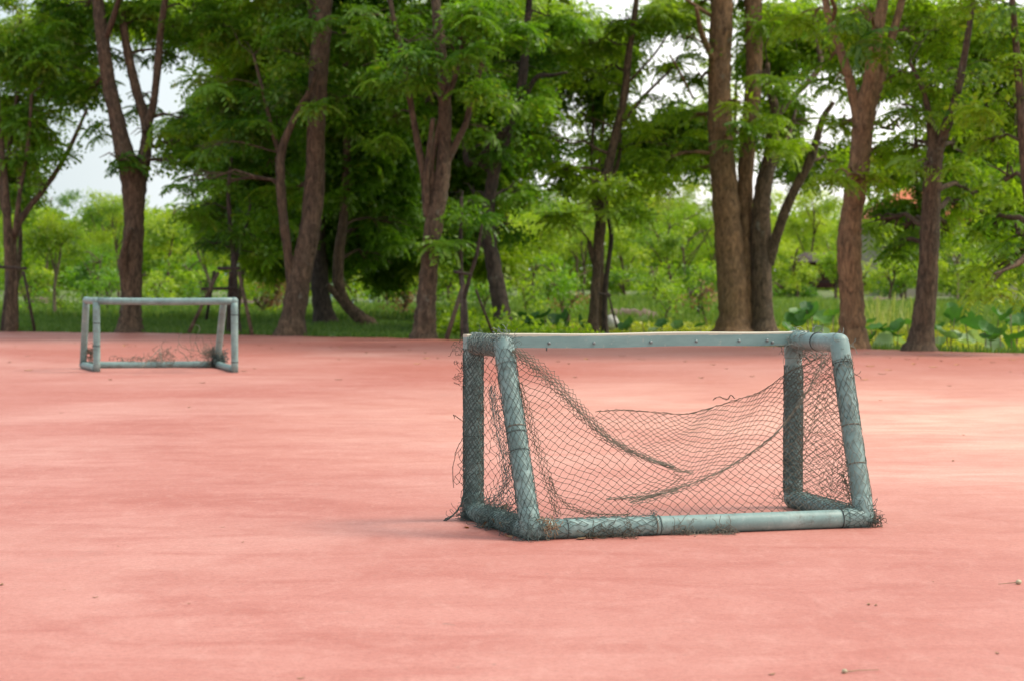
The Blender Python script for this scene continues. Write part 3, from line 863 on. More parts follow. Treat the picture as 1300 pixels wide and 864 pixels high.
stakes('dark leaning stakes around the young tree left of the near goal',
       [((567, 430), (588, 362), 6, -.4, 0, 'stake'), ((586, 430), (586, 352), 3.5, -.5, -.1, 'stake'), ((626, 424), (604, 368), 3.5, .5, 0, 'stake'), ((576, 345), (600, 349), 4, 0, 0, 'crosspiece')], 37.5)
stakes('short stake pair tied to the thin sapling behind the near goal', [((783, 416), (772, 372), 3, .4, 0, 'stake'), ((760, 373), (776, 375), 3, 0, 0, 'crosspiece')], 41)

# ------------------------------------------------------------------ far trees and shrubs
G_FAR = 'smaller trees and bushes beyond the grass and the pond'
def far_tree(x, ytop, ybot, hw, Y, leaf, label, seed, stem='bark_pale', dens=1.0, base_y=None, name='far_tree', fine=False, cat='tree', sw=4):
    rg = np.random.default_rng(seed)
    g = Vector((dp(x, 380, Y).x, Y, terrain_h(dp(x, 380, Y).x, Y)))
    root = empty(name, g, label, cat, G_FAR)
    k = Y / F_PX
    zt = dp(x, ytop, Y).z
    zb = max(dp(x, ybot, Y).z, g.z + 0.05)
    cz, rz = (zt + zb) / 2, (zt - zb) / 2
    mb = MB()
    r = sw * k / 2
    random.seed(seed)
    top_ = Vector((g.x + random.uniform(-.3, .3), Y, cz + rz * .6))
    P = catmull([(g.x, Y, g.z - .2), (g.x + random.uniform(-.15, .15), Y, g.z + (cz - g.z) * .4), (g.x + random.uniform(-.3, .3), Y, cz - rz * .2), tuple(top_)], 4)
    mb.tube(P, [r * (1 - .7 * i / len(P)) for i in range(len(P))], 8, jit=.06)
    for q in range(7):
        i0 = random.randint(len(P) // 3, len(P) - 2)
        s0 = Vector(P[i0])
        e = Vector((g.x + random.uniform(-.8, .8) * hw * k, Y + random.uniform(-.7, .7) * hw * k, cz + random.uniform(-.3, .8) * rz))
        mb.tube([s0, s0.lerp(e, .5) + Vector((0, 0, .2)), e], [r * .5, r * .35, r * .12], 6)
    adopt(mb.build('trunk', M[stem], None, True), root)
    vol = (hw * k) * rz * math.pi
    n = int(max(12, vol * 13 * dens))
    # crown made of several uneven lobes
    pts = []
    nl = 7
    for q in range(nl):
        a = rg.uniform(0, 2 * math.pi)
        rr = rg.uniform(.25, .7)
        c = (g.x + math.cos(a) * rr * hw * k, Y + math.sin(a) * rr * hw * k, cz + rg.uniform(-.55, .6) * rz)
        pts.append(blob_points(c, (hw * k * rg.uniform(.35, .6), hw * k * .5, rz * rg.uniform(.3, .5)), n // nl, True, rg))
    lt = np.concatenate([np.clip(rg.uniform(-.1, 1.0) + rg.normal(0, .12, len(p_)), 0, 1) for p_ in pts])
    pts = np.concatenate(pts)
    ok_ = pts[:, 2] > g.z + 0.1
    pts, lt = pts[ok_], lt[ok_]
    V, Fc, T = scatter(CLU_FINE if fine else CLU, pts, 0.85 if not fine else 1.3, 0.5, lt, rg)
    adopt(mesh_obj('crown', V, Fc, M[leaf], None, False, T), root)

far = [
 # x, ytop, ybot, halfw, Y, leaf, label
 (70, 262, 345, 48, 58, 'leaf_bright', 'light green feathery tree on a thin pale stem, left of the far goal'),
 (20, 300, 372, 40, 72, 'leaf', 'green bushy tree low behind the staked tree at the left edge'),
 (150, 236, 330, 46, 95, 'leaf_bright', 'bright green round tree just left of the trunk behind the far goal'),
 (60, 238, 300, 50, 110, 'leaf', 'distant green tree top under the pale sky at the left edge'),
 (120, 310, 385, 34, 75, 'leaf_dark', 'dark bush between the thin pale stem and the trunk behind the far goal'),
 (215, 245, 330, 40, 88, 'leaf_bright', 'bright tree seen just right of the trunk behind the far goal'),
 (262, 262, 350, 36, 64, 'leaf_bright', 'light green young tree on a slim tan stem above the far goal crossbar'),
 (240, 325, 385, 36, 80, 'leaf', 'low bush seen through the far goal, right of the trunk'),
 (325, 275, 372, 40, 84, 'leaf', 'green tree behind the staked young tree right of the far goal'),
 (300, 240, 290, 60, 120, 'leaf', 'distant tree top behind the staked young tree right of the far goal'),
 (345, 330, 395, 22, 60, 'leaf_dry', 'tan drooping dry bush left of the thick leaning tree'),
 (440, 290, 372, 36, 80, 'leaf_bright', 'green tree seen between the crooked slender tree and the dark upright tree'),
 (480, 310, 385, 36, 76, 'leaf_dark', 'dark bush right of the crooked slender tree'),
 (500, 255, 335, 46, 90, 'leaf', 'green tree seen left of the tree with pale bark spots'),
 (420, 250, 330, 50, 100, 'leaf', 'tall green tree deep behind the thick leaning tree'),
 (518, 344, 362, 15, 62, 'leaf_yellow', 'small rounded yellow green shrub left of the tree with pale bark spots'),
 (510, 372, 398, 24, 56, 'leaf_dry', 'orange brown withered bush left of the tree with pale bark spots'),
 (575, 300, 375, 40, 78, 'leaf_bright', 'bright green tree between the spotted trunk and the dark leaning tree'),
 (610, 345, 392, 36, 70, 'leaf', 'low green bush right of the staked young tree near the goal'),
 (680, 262, 350, 48, 80, 'leaf_bright', 'bright leafy tree above the left part of the near goal crossbar'),
 (700, 320, 388, 44, 72, 'leaf', 'spreading green bush above the left part of the near goal crossbar'),
 (790, 270, 350, 44, 90, 'leaf_bright', 'bright tree just right of the slim spotted tree'),
 (850, 268, 345, 48, 76, 'leaf_bright', 'broad light green tree left of the massive pale trunks'),
 (835, 325, 392, 42, 74, 'leaf', 'round dark green bush left of the massive pale trunks'),
 (895, 330, 385, 30, 80, 'leaf', 'green bush pressed against the view of the massive pale trunk'),
 (780, 335, 378, 30, 88, 'leaf', 'green bush right of the slim spotted tree'),
 (850, 215, 290, 60, 115, 'leaf_yellow', 'yellowish distant tree top left of the massive pale trunks'),
 (885, 366, 392, 22, 66, 'leaf_dry', 'brown dry bush at the foot of the trees left of the massive pale trunks'),
 (725, 372, 396, 22, 62, 'leaf_dry', 'low brown scrub left of the slim spotted tree'),
 (1010, 300, 375, 34, 84, 'leaf_bright', 'light green tree framed under the long slanting limb'),
 (1030, 235, 325, 50, 105, 'leaf_bright', 'bright airy tree behind the long slanting limb'),
 (1005, 352, 382, 20, 88, 'leaf', 'low green bush left of the dark shelter'),
 (1062, 290, 372, 20, 80, 'leaf', 'narrow green tree just left of the sturdy forked tree'),
 (1130, 318, 372, 40, 76, 'leaf_bright', 'light green tree between the two rightmost trunks'),
 (1150, 280, 350, 44, 96, 'leaf', 'green tree below the orange roof between the two rightmost trunks'),
 (1215, 305, 362, 40, 84, 'leaf_bright', 'bright green tree on thin pale stems right of the rightmost full trunk'),
 (1270, 300, 370, 44, 90, 'leaf', 'green tree behind the low drooping branch at the right edge'),
 (1240, 280, 330, 44, 100, 'leaf_bright', 'bright distant tree below the orange roof at the right'),
 (1090, 265, 330, 50, 110, 'leaf_bright', 'pale green distant tree behind the sturdy forked tree'),
 (960, 232, 340, 60, 112, 'leaf_bright', 'bright distant tree glimpsed around the massive pale trunks'),
 (735, 222, 320, 60, 118, 'leaf_bright', 'bright distant tree behind the slim spotted tree'),
 (640, 235, 320, 60, 120, 'leaf_bright', 'bright distant tree behind the dark leaning tree'),
 (560, 240, 320, 60, 116, 'leaf', 'green distant tree behind the tree with pale bark spots'),
 (370, 245, 330, 50, 116, 'leaf', 'green distant tree directly behind the thick leaning tree'),
 (1150, 284, 350, 44, 86, 'leaf_bright', 'yellow green tree directly below the left end of the orange roof'),
 (1225, 286, 350, 46, 87, 'leaf', 'green tree directly below the right end of the orange roof'),
 (905, 236, 320, 56, 116, 'leaf_bright', 'yellow green distant tree just left of the massive pale trunks'),
 (1180, 345, 378, 40, 92, 'leaf', 'low hedge like bush behind the rightmost full trunk'),
 (1320, 260, 370, 60, 90, 'leaf', 'bushy green tree cut by the right edge'),
 (-30, 250, 370, 50, 90, 'leaf', 'bushy green tree cut by the left edge'),
 (180, 335, 385, 50, 90, 'leaf', 'low green bush right behind the trunk of the far goal'),
 (400, 335, 390, 50, 92, 'leaf_dark', 'dark low bush behind the foot of the dark upright tree'),
 (545, 345, 392, 40, 90, 'leaf_dark', 'dark low bush behind the foot of the tree with pale spots'),
 (940, 340, 385, 50, 95, 'leaf', 'low green bush directly behind the massive pale trunks'),
 (660, 345, 392, 44, 92, 'leaf', 'low green bush right of the dark leaning tree'),
]
for i, f in enumerate(far):
    far_tree(*f, seed=100 + i, fine=(f[4] < 70), dens=1.6 if f[4] > 70 else 2.2,
             name='far_bush' if f[2] > 376 else 'far_tree', cat='bush' if f[2] > 376 else 'tree',
             stem='bark_pale' if i in (0, 6, 35) else 'bark', sw=5 if f[4] < 70 else 4)

marks = [(-10, 'the left edge of the picture'), (45, 'the stakes at the far left'), (105, 'the left post of the far goal'), (205, 'the middle of the far goal'), (270, 'the right post of the far goal'),
         (335, 'the long slanted stakes'), (395, 'the gap right of the thick leaning tree'), (450, 'the crooked slender tree'), (500, 'the gap left of the spotted trunk'), (572, 'the gap right of the spotted trunk'),
         (618, 'the dark leaning stakes'), (670, 'the left end of the near goal crossbar'), (725, 'the gap left of the slim spotted tree'), (790, 'the thin sapling'), (850, 'the middle of the near goal crossbar'),
         (900, 'the gap left of the massive pale trunks'), (1000, 'the slanting limb'), (1100, 'the sturdy forked tree'), (1145, 'the pale reeds'), (1210, 'the rightmost full trunk'), (1250, 'the low drooping branch'), (1300, 'the tallest lotus clump')]
rgb = np.random.default_rng(77)
for i, (x, w) in enumerate(marks):
    lf = ['leaf_dark', 'leaf', 'leaf_bright'][rgb.integers(0, 3)]
    sh = {'leaf_dark': 'dark green', 'leaf': 'mid green', 'leaf_bright': 'light green'}[lf]
    far_tree(x + rgb.uniform(-8, 8), rgb.uniform(318, 345), 390, rgb.uniform(34, 50), rgb.uniform(76, 90), lf, sh + ' low bush far behind ' + w, seed=400 + i, dens=2.0, name='far_bush', cat='bush', stem='bark')
near_marks = [(30, 'right of the stakes at the far left'), (75, 'left of the far goal'), (140, 'seen inside the far goal beside its left post'), (205, 'seen inside the far goal right of the trunk'), (255, 'seen inside the far goal near its right post'),
              (330, 'left of the thick leaning tree'), (352, 'touching the thick leaning tree'), (438, 'at the crooked slender tree'), (490, 'left of the orange brown withered bush'), (575, 'right of the spotted trunk'), (615, 'beside the dark leaning stakes'),
              (672, 'over the left end of the near goal crossbar'), (715, 'left of the slim spotted tree'), (850, 'left of the massive pale trunks'), (895, 'touching the massive pale trunks')]
for i, (x, w) in enumerate(near_marks):
    lf = ['leaf_dark', 'leaf'][i % 2]
    far_tree(x, rgb.uniform(345, 366), 400, rgb.uniform(20, 34), rgb.uniform(59, 67), lf, ('dark' if i % 2 == 0 else 'fresh green') + ' knee high shrub ' + w, seed=500 + i, dens=1.1, name='low_shrub', cat='shrub', stem='bark', fine=True, sw=3)
for i, (x, w) in enumerate(marks[::2]):
    lf = ['leaf_bright', 'leaf'][rgb.integers(0, 2)]
    sh = {'leaf': 'mid green', 'leaf_bright': 'light green'}[lf]
    far_tree(x + 20 + rgb.uniform(-8, 8), rgb.uniform(232, 262), 350, rgb.uniform(60, 75), rgb.uniform(98, 125), lf, sh + ' rounded tree far off behind ' + w, seed=450 + i, dens=1.5, name='far_tree', cat='tree', stem='bark')

# hazy green mass of the wood beyond everything, far off
def wood():
    rg = np.random.default_rng(5)
    n = 9000
    x = rg.uniform(-75, 75, n)
    y = rg.uniform(150, 175, n)
    topz = 6.2 + 1.2 * np.sin(x * 0.23) + 0.8 * np.sin(x * 0.61 + 2)
    z = rg.random(n) ** 0.8 * topz
    V, Fc, T = scatter(CLU, np.stack([x, y, z], 1), 3.0, 0.5, None, rg)
    o = mesh_obj('far_wood', V, Fc, M['leaf'], None, False, T)
    tag(o, 'far off mass of green woodland closing the view behind everything', 'woodland', kind='stuff')
wood()

# ------------------------------------------------------------------ buildings behind
def house():
    Y = 95
    base = Vector((dp(1168, 300, Y).x, Y, 0.2))
    root = empty('house', base, 'house with an orange tiled hipped roof showing above the trees at the right', 'house')
    x0, x1 = dp(1112, 300, Y).x, dp(1312, 300, Y).x
    zr, ze = dp(0, 233, Y).z, dp(0, 276, Y).z
    mb = MB()
    mb.box(((x0 + x1) / 2, Y + 4, ze / 2 + .1), (x1 - x0 - 1.2, 7, ze - .1))
    wall = adopt(mb.build('wall', M['wall']), root)
    rv = [(x0, Y, ze), (x1, Y, ze), (x1, Y + 8, ze), (x0, Y + 8, ze), (x0 + 2.1, Y + 4, zr), (x1 - 3.2, Y + 4, zr),
          (x0, Y, ze - .2), (x1, Y, ze - .2), (x1, Y + 8, ze - .2), (x0, Y + 8, ze - .2)]
    rf = [(0, 1, 5, 4), (1, 2, 5), (2, 3, 4, 5), (3, 0, 4), (0, 6, 7, 1), (1, 7, 8, 2), (2, 8, 9, 3), (3, 9, 6, 0), (6, 9, 8, 7)]
    roof = adopt(mesh_obj('roof', rv, rf, M['roof']), root)
    for k in range(3):
        xx = x0 + 1.6 + k * 2.1
        mb = MB(); mb.box((xx, Y + .46, 2.4), (1.2, .08, 1.3))
        w = adopt(mb.build('window', M['glass']), root)
        mb = MB()
        for dx in (-.65, 0, .65):
            mb.box((xx + dx, Y + .40, 2.4), (.08, .06, 1.4))
        for dz in (-.7, .7):
            mb.box((xx, Y + .40, 2.4 + dz), (1.38, .055, .08))
        fr = mb.build('frame', M['white']); fr.parent = w; fr.matrix_parent_inverse = w.matrix_world.inverted() @ Matrix.Identity(4)
        fr.matrix_parent_inverse = Matrix.Identity(4)
house()
def shelter():
    Y = 96
    xa, xb = dp(1012, 350, Y).x, dp(1072, 350, Y).x
    g = 0.4
    root = empty('garden_shelter', ((xa + xb) / 2, Y, g), 'dark open garden shelter under trees, left of the sturdy forked tree', 'shelter')
    zt = dp(0, 326, Y).z
    mb = MB()
    mb.hexa([(xa - .2, Y - .4, zt - .25), (xb + .2, Y - .4, zt - .25), (xb + .2, Y + 2.6, zt - .25), (xa - .2, Y + 2.6, zt - .25),
             (xa + .5, Y + .9, zt + .2), (xb - .5, Y + .9, zt + .2), (xb - .5, Y + 1.3, zt + .2), (xa + .5, Y + 1.3, zt + .2)])
    adopt(mb.build('roof', M['dark_wood']), root)
    for x in (xa, xb):
        for y in (Y, Y + 2.2):
            mb = MB(); mb.tube([(x, y, g - .3), (x, y, zt - .2)], .07, 8)
            adopt(mb.build('post', M['dark_wood'], None, True), root)
    mb = MB(); mb.box(((xa + xb) / 2, Y + 2.4, g + .9), (xb - xa, .06, 1.5))
    adopt(mb.build('back_panel', M['red_panel']), root)
    mb = MB(); mb.box(((xa + xb) / 2, Y + .6, g + .45), ((xb - xa) * .9, .5, .07))
    for x in (xa + .3, xb - .3):
        mb.box((x, Y + .6, g + .2), (.08, .4, .42))
    adopt(mb.build('bench', M['dark_wood']), root)
shelter()
def stone_table():
    Y = 90
    c = dp(1010, 374, Y); g = terrain_h(c.x, Y)
    root = empty('stone_table', (c.x, Y, g), 'small pale stone table left of the dark shelter', 'table')
    mb = MB(); mb.tube([(c.x, Y, g + .5), (c.x, Y, g + .58)], .5, 16)
    adopt(mb.build('tabletop', M['concrete']), root)
    mb = MB(); mb.tube([(c.x, Y, g - .1), (c.x, Y, g + .25), (c.x, Y, g + .5)], [.25, .15, .2], 12)
    adopt(mb.build('pedestal', M['concrete'], None, True), root)
stone_table()
def mound(name, label, cat, x, y, w, h, Y, mat, dep=1.2):
    c = dp(x, y, Y); k = Y / F_PX
    g = terrain_h(c.x, Y)
    V, Fq = [], []
    nu, nv = 22, 8
    rg = np.random.default_rng(int(x))
    for j in range(nv):
        for i in range(nu):
            a = math.pi * j / (nv - 1)
            t = i / (nu - 1) * 2 - 1
            prof = max(0, 1 - abs(t) ** 4) ** .5
            rr = prof * (1 + rg.uniform(-.12, .12))
            V.append((c.x + t * w * k / 2, Y - math.cos(a) * dep / 2 * rr, g - .25 + math.sin(a) ** .7 * (h * k + .25) * rr))
    for j in range(nv - 1):
        for i in range(nu - 1):
            Fq.append((j * nu + i, j * nu + i + 1, (j + 1) * nu + i + 1, (j + 1) * nu + i))
    tag(mesh_obj(name, V, Fq, M[mat], smooth=True), label, cat)
mound('earth_bank', 'low grey brown earth bank right of the slim spotted tree', 'earth bank', 800, 394, 80, 12, 66, 'soil')
mound('earth_bank', 'low grey earth bank near the left edge beyond the grass', 'earth bank', 58, 380, 60, 14, 74, 'soil')
mound('earth_bank', 'long brown bank seen behind the stakes right of the far goal', 'earth bank', 330, 388, 120, 12, 74, 'soil')
mound('earth_bank', 'brown bank of bare soil between the two rightmost trunks', 'earth bank', 1120, 382, 90, 12, 78, 'soil')
def rail():
    Y = 84
    root = empty('railing', dp(430, 380, Y), 'thin pale railing far behind the crooked slender tree', 'railing')
    a, b = dp(388, 356, Y), dp(474, 355, Y)
    mb = MB(); mb.tube([a, b], .04, 6); adopt(mb.build('rail', M['rail']), root)
    for px_ in (400, 421, 448, 470):
        p = dp(px_, 356, Y); mb = MB(); mb.tube([(p.x, Y, 0), (p.x, Y, p.z + .3)], .05, 6)
        adopt(mb.build('post', M['rail']), root)
rail()
p = dp(474, 345, 80)
root = empty('garden_sign', (p.x, 80, .2), 'narrow bright green upright panel at the right end of the thin railing', 'sign')
mb = MB(); mb.box((p.x, 80, p.z), (.28, .05, 1.3)); adopt(mb.build('panel', M['green_paint']), root)
mb = MB(); mb.tube([(p.x, 80.06, 0), (p.x, 80.06, p.z)], .035, 8); adopt(mb.build('post', M['rail']), root)
p = dp(776, 410, 46)
def litter():
    V, Fq = [], []
    for j in range(6):
        for i in range(10):
            a = i / 10 * 2 * math.pi; b_ = j / 5 * math.pi
            r = .2 * (1 + random.uniform(-.2, .2))
            V.append((p.x + math.cos(a) * math.sin(b_) * r, 46 + math.sin(a) * math.sin(b_) * r, p.z + math.cos(b_) * r * .8))
    for j in range(5):
        for i in range(10):
            Fq.append((j * 10 + i, j * 10 + (i + 1) % 10, (j + 1) * 10 + (i + 1) % 10, (j + 1) * 10 + i))
    tag(mesh_obj('plastic_bag', V, Fq, M['white'], smooth=True), 'crumpled white plastic bag among the plants behind the near goal crossbar', 'bag')
litter()

# ------------------------------------------------------------------ ground cover
def blades(n, region, hgt, wid, seed, lean=.35):
    """region(rg) -> x,y,z base"""
    rg = np.random.default_rng(seed)
    B = np.array([region(rg) for _ in range(n)])
    a = rg.uniform(0, 2 * math.pi, n)
    h = hgt * rg.uniform(.5, 1.25, n)
    d = np.stack([np.cos(a), np.sin(a)], 1)
    ln = rg.uniform(.1, 1, n) * lean * h
    w = wid * rg.uniform(.7, 1.3, n)
    s = np.stack([-d[:, 1], d[:, 0]], 1) * w[:, None] / 2
    V = np.zeros((n, 4, 3))
    V[:, 0, :2] = B[:, :2] - s; V[:, 1, :2] = B[:, :2] + s
    V[:, 0, 2] = V[:, 1, 2] = B[:, 2] - .02
    tip = B[:, :2] + d * ln[:, None]
    V[:, 2, :2] = tip + s * .35; V[:, 3, :2] = tip - s * .35
    V[:, 2, 2] = V[:, 3, 2] = B[:, 2] + h
    return V.reshape(-1, 3), np.arange(4 * n).reshape(-1, 4), rg.random(n)
def reg_px(x0, x1, d0, d1, maxY=None):
    def f(rg):
        px_ = rg.uniform(x0, x1)
        for _ in range(4):
            Y = 38
            for _i in range(4):
                Y = court_edge_y((px_ - CX) / F_PX * Y)
            break
        Y = Y + d0 + (d1 - d0) * rg.random() ** 1.2
        x = (px_ - CX) / F_PX * Y
        return (x, Y, terrain_h(x, Y))
    return f
V, Fc, T = blades(45000, reg_px(-40, 640, 0.05, 14), .11, .03, 1)
tag(mesh_obj('lawn', V, Fc, M['grass'], tone=T * .6), 'short green grass strip beyond the court on the left', 'grass', kind='stuff')
V, Fc, T = blades(40000, reg_px(-40, 680, 13, 34), .20, .05, 2)
tag(mesh_obj('long_grass', V, Fc, M['grass'], tone=T), 'longer uncut grass behind the left trees', 'grass', kind='stuff')
V, Fc, T = blades(45000, reg_px(640, 1340, 20, 50), .26, .06, 3)
tag(mesh_obj('bank_grass', V, Fc, M['grass'], tone=np.clip(T * .6 + .4, 0, 1)), 'bright green grass covering the far pond bank', 'grass', kind='stuff')
V, Fc, T = blades(5000, reg_px(640, 1340, 0.1, 1.6), .12, .025, 4)
tag(mesh_obj('edge_weeds', V, Fc, M['grass'], tone=T), 'weeds along the court edge by the pond', 'weeds', kind='stuff')
def reg_reeds(rg):
    Y = rg.uniform(52, 60); px_ = rg.normal(1128, 24); x = (px_ - CX) / F_PX * Y
    return (x, Y, terrain_h(x, Y))
V, Fc, T = blades(200, reg_reeds, 1.15, .045, 6, .5)
tag(mesh_obj('reeds', V, Fc, M['grass_dry'], tone=T), 'pale straw coloured reeds standing between the two rightmost trunks', 'reeds', kind='stuff')
# floating plants covering the pond
rg = np.random.default_rng(9)
f = reg_px(640, 1340, 2.5, 24)
pp = np.array([f(rg) for _ in range(5200)])
pp[:, 2] = -0.5 + rg.random(len(pp)) * .16
V, Fc, T = scatter(CLU, pp, .75, .5, rg.random(len(pp)), rg)
tag(mesh_obj('water_plants', V, Fc, M['leaf_yellow'], tone=T), 'yellow green floating plants covering the pond', 'water plants', kind='stuff')
f = reg_px(560, 760, 1.0, 9)
pp = np.array([f(rg) for _ in range(700)])
pp[:, 2] += rg.random(len(pp)) * .3
V, Fc, T = scatter(CLU_FINE, pp, 1.3, .5, rg.random(len(pp)), rg)
tag(mesh_obj('undergrowth', V, Fc, M['leaf'], tone=T), 'leafy undergrowth behind the left half of the near goal', 'undergrowth', kind='stuff')

# lotus plants: each a clump of stalks carrying cupped round leaves
def lotus(label, leaves, Y, gz, seed, mat='leaf_lotus', cat='lotus plant'):
    rg = np.random.default_rng(seed)
    c = dp(leaves[0][0], 430, Y)
    root = empty('lotus_plant', (c.x, Y, gz), label, cat, 'lotus plants along the pond edge')
    for (x, y, r, pale) in leaves:
        yy = Y + rg.uniform(-.5, .5)
        p = dp(x, y, yy)
        rad = r * yy / F_PX
        tx, ty = rg.normal(0.25, .35), rg.normal(0, .4)
        Rm = Matrix.Rotation(tx, 3, 'X') @ Matrix.Rotation(ty, 3, 'Y')
        V, Fq, T_ = [tuple(p)], [], []
        ns, nr = 18, 4
        cup = rg.uniform(.25, .6)
        ph = rg.uniform(0, 6)
        for j in range(1, nr + 1):
            for i in range(ns):
                a = 2 * math.pi * i / ns
                q = j / nr
                rr = rad * q * (1 + .07 * math.sin(5 * a + ph))
                z = cup * rad * q * q + .13 * rad * q * q * math.sin(3 * a + ph) + .09 * rad * q * math.sin(7 * a + 2 * ph)
                V.append(tuple(p + Rm @ Vector((rr * math.cos(a), rr * math.sin(a), z))))
        faces = [(0, 1 + i, 1 + (i + 1) % ns) for i in range(ns)]
        for j in range(nr - 1):
            for i in range(ns):
                faces.append((1 + j * ns + i, 1 + (j + 1) * ns + i, 1 + (j + 1) * ns + (i + 1) % ns, 1 + j * ns + (i + 1) % ns))
        o = mesh_obj('leaf', V, faces, M['leaf_pale'] if pale else M[mat], None, True, rg.uniform(0, 1) * .8 + rg.random(len(faces)) * .15)
        adopt(o, root)
        b = Vector((p.x + rg.uniform(-.1, .1), yy + rg.uniform(-.1, .1), gz - .1))
        mb = MB(); mb.tube([b, b.lerp(p, .5) + Vector((rg.uniform(-.05, .05), 0, 0)), p], [.014, .011, .009], 6)
        adopt(mb.build('stalk', M['leaf_pale'] if False else M['bark_pale'], None, True), root)
lotus('lotus clump with tilted dark leaves just left of the sturdy forked tree', [(1008, 412, 15, 0), (1030, 402, 17, 0), (1046, 406, 14, 0), (1014, 398, 12, 0), (1024, 390, 9, 0), (1058, 400, 13, 0), (1000, 418, 10, 0), (1040, 424, 14, 1)], 40, -.5, 1)
lotus('lotus clump between the two rightmost trunks', [(1112, 418, 15, 0), (1130, 425, 17, 0), (1140, 420, 15, 0), (1104, 432, 13, 0), (1125, 438, 15, 1), (1145, 436, 12, 1), (1152, 412, 11, 0), (1105, 410, 9, 0)], 37.5, -.5, 2)
lotus('lotus clump with pale lower leaves just right of the rightmost full trunk', [(1212, 404, 15, 0), (1226, 412, 20, 0), (1202, 428, 18, 1), (1190, 418, 11, 0), (1222, 434, 17, 1), (1240, 432, 16, 1), (1194, 438, 12, 1), (1207, 392, 8, 0)], 37, -.5, 3)
lotus('tallest lotus clump at the right edge of the picture', [(1268, 402, 15, 0), (1283, 399, 16, 0), (1294, 412, 17, 0), (1270, 425, 16, 0), (1290, 430, 17, 0), (1258, 428, 14, 0), (1281, 440, 15, 0), (1306, 398, 15, 0), (1262, 440, 13, 1), (1250, 420, 12, 0)], 35, -.5, 4)
lotus('low dark leaved plants behind the dark leaning tree', [(662, 402, 10, 0), (676, 407, 12, 0), (692, 402, 11, 0), (706, 410, 12, 0), (720, 404, 10, 0), (688, 414, 12, 0), (670, 416, 10, 0), (716, 416, 10, 0), (735, 410, 10, 0)], 44, -.4, 5)
lotus('low pale green leaves right of the thin sapling', [(800, 412, 10, 0), (815, 408, 9, 1), (790, 418, 9, 0), (840, 414, 9, 0), (830, 420, 8, 1), (860, 416, 9, 0), (890, 414, 9, 0)], 43, -.45, 6)

# ------------------------------------------------------------------ goals
RAD = 0.0445
def sleeve(a, b, t0, t1, r):
    a, b = Vector(a), Vector(b)
    mb = MB(); p, q = a.lerp(b, t0), a.lerp(b, t1)
    mb.tube([p, p.lerp(q, .04), p.lerp(q, .96), q], [r * .985, r, r, r * .985], 24)
    return mb
def sphere_mb(c, r, n=20):
    mb = MB(); c = Vector(c)
    P = [c + Vector((0, 0, -math.cos(math.pi * i / 12) * r)) for i in range(13)]
    mb.tube(P, [max(1e-4, math.sin(math.pi * i / 12) * r) for i in range(13)], n, cap=False)
    return mb
def ptube(name, a, b, root, r=RAD, mat='pipe', bend=0.004):
    a, b = Vector(a), Vector(b)
    pts = []
    for i in range(9):
        t = i / 8
        pts.append(a.lerp(b, t) + Vector((0, 0, -bend * math.sin(math.pi * t))) * (b - a).length)
    mb = MB(); mb.tube(pts, r, 28)
    return adopt(mb.build(name, M[mat], None, True), root)

# --- near goal corner points on the ground, from the photo
NL, NR = gp(674, 684), gp(1097, 668)
FL, FR = gp(601, 659), gp(1006.5, 643)
Z_TOP = 0.878
FLb, FRb = FL + Vector((0, 0, RAD)), FR + Vector((0, 0, RAD))
NLb, NRb = NL + Vector((0, 0, RAD)), NR + Vector((0, 0, RAD))
FLt, FRt = FL + Vector((0, 0, Z_TOP)), FR + Vector((0, 0, Z_TOP))
NLt = FL.lerp(NL, .55) + Vector((0, 0, Z_TOP)); NRt = FR.lerp(NR, .66) + Vector((0, 0, Z_TOP))
centre = (FL + NR) / 2
near = empty('football_goal', (centre.x, centre.y, 0), 'large near grey green pipe goal seen from behind with a torn sagging net', 'goal', 'small football goals on the court')
ptube('post', FLb, FLt, near); ptube('post', FRb, FRt, near)
ptube('back_leg', NLb, NLt, near); ptube('back_leg', NRb, NRt, near)
tl = ptube('top_tube', FLt, NLt, near); tr_ = ptube('top_tube', FRt, NRt, near)
bl = ptube('base_tube', FLb, NLb, near); br = ptube('base_tube', FRb, NRb, near)
backr = ptube('back_rail', NLb, NRb, near, bend=0.001)
# elbows: ball plus sleeves
SR = RAD * 1.09
def elbow(c, ends):
    mbs = sphere_mb(c, SR * 1.0)
    for e in ends:
        d = (Vector(e) - Vector(c))
        L = min(.095 / d.length, .5)
        m2 = sleeve(c, e, 0.0, L, SR)
        o = len(mbs.v); mbs.v += m2.v; mbs.f += [tuple(i + o for i in f_) for f_ in m2.f]
    return adopt(mbs.build('elbow', M['pipe'], None, True), near)
elbow(NLt, [NLb, FLt]); elbow(NRt, [NRb, FRt]); elbow(NRb, [NLb, NRt, FRb]); elbow(NLb, [NRb, NLt, FLb])
elbow(FLb, [FLt, NLb]); elbow(FRb, [FRt, NRb]); elbow(FLt, [FLb, NLt]); elbow(FRt, [FRb, NRt])
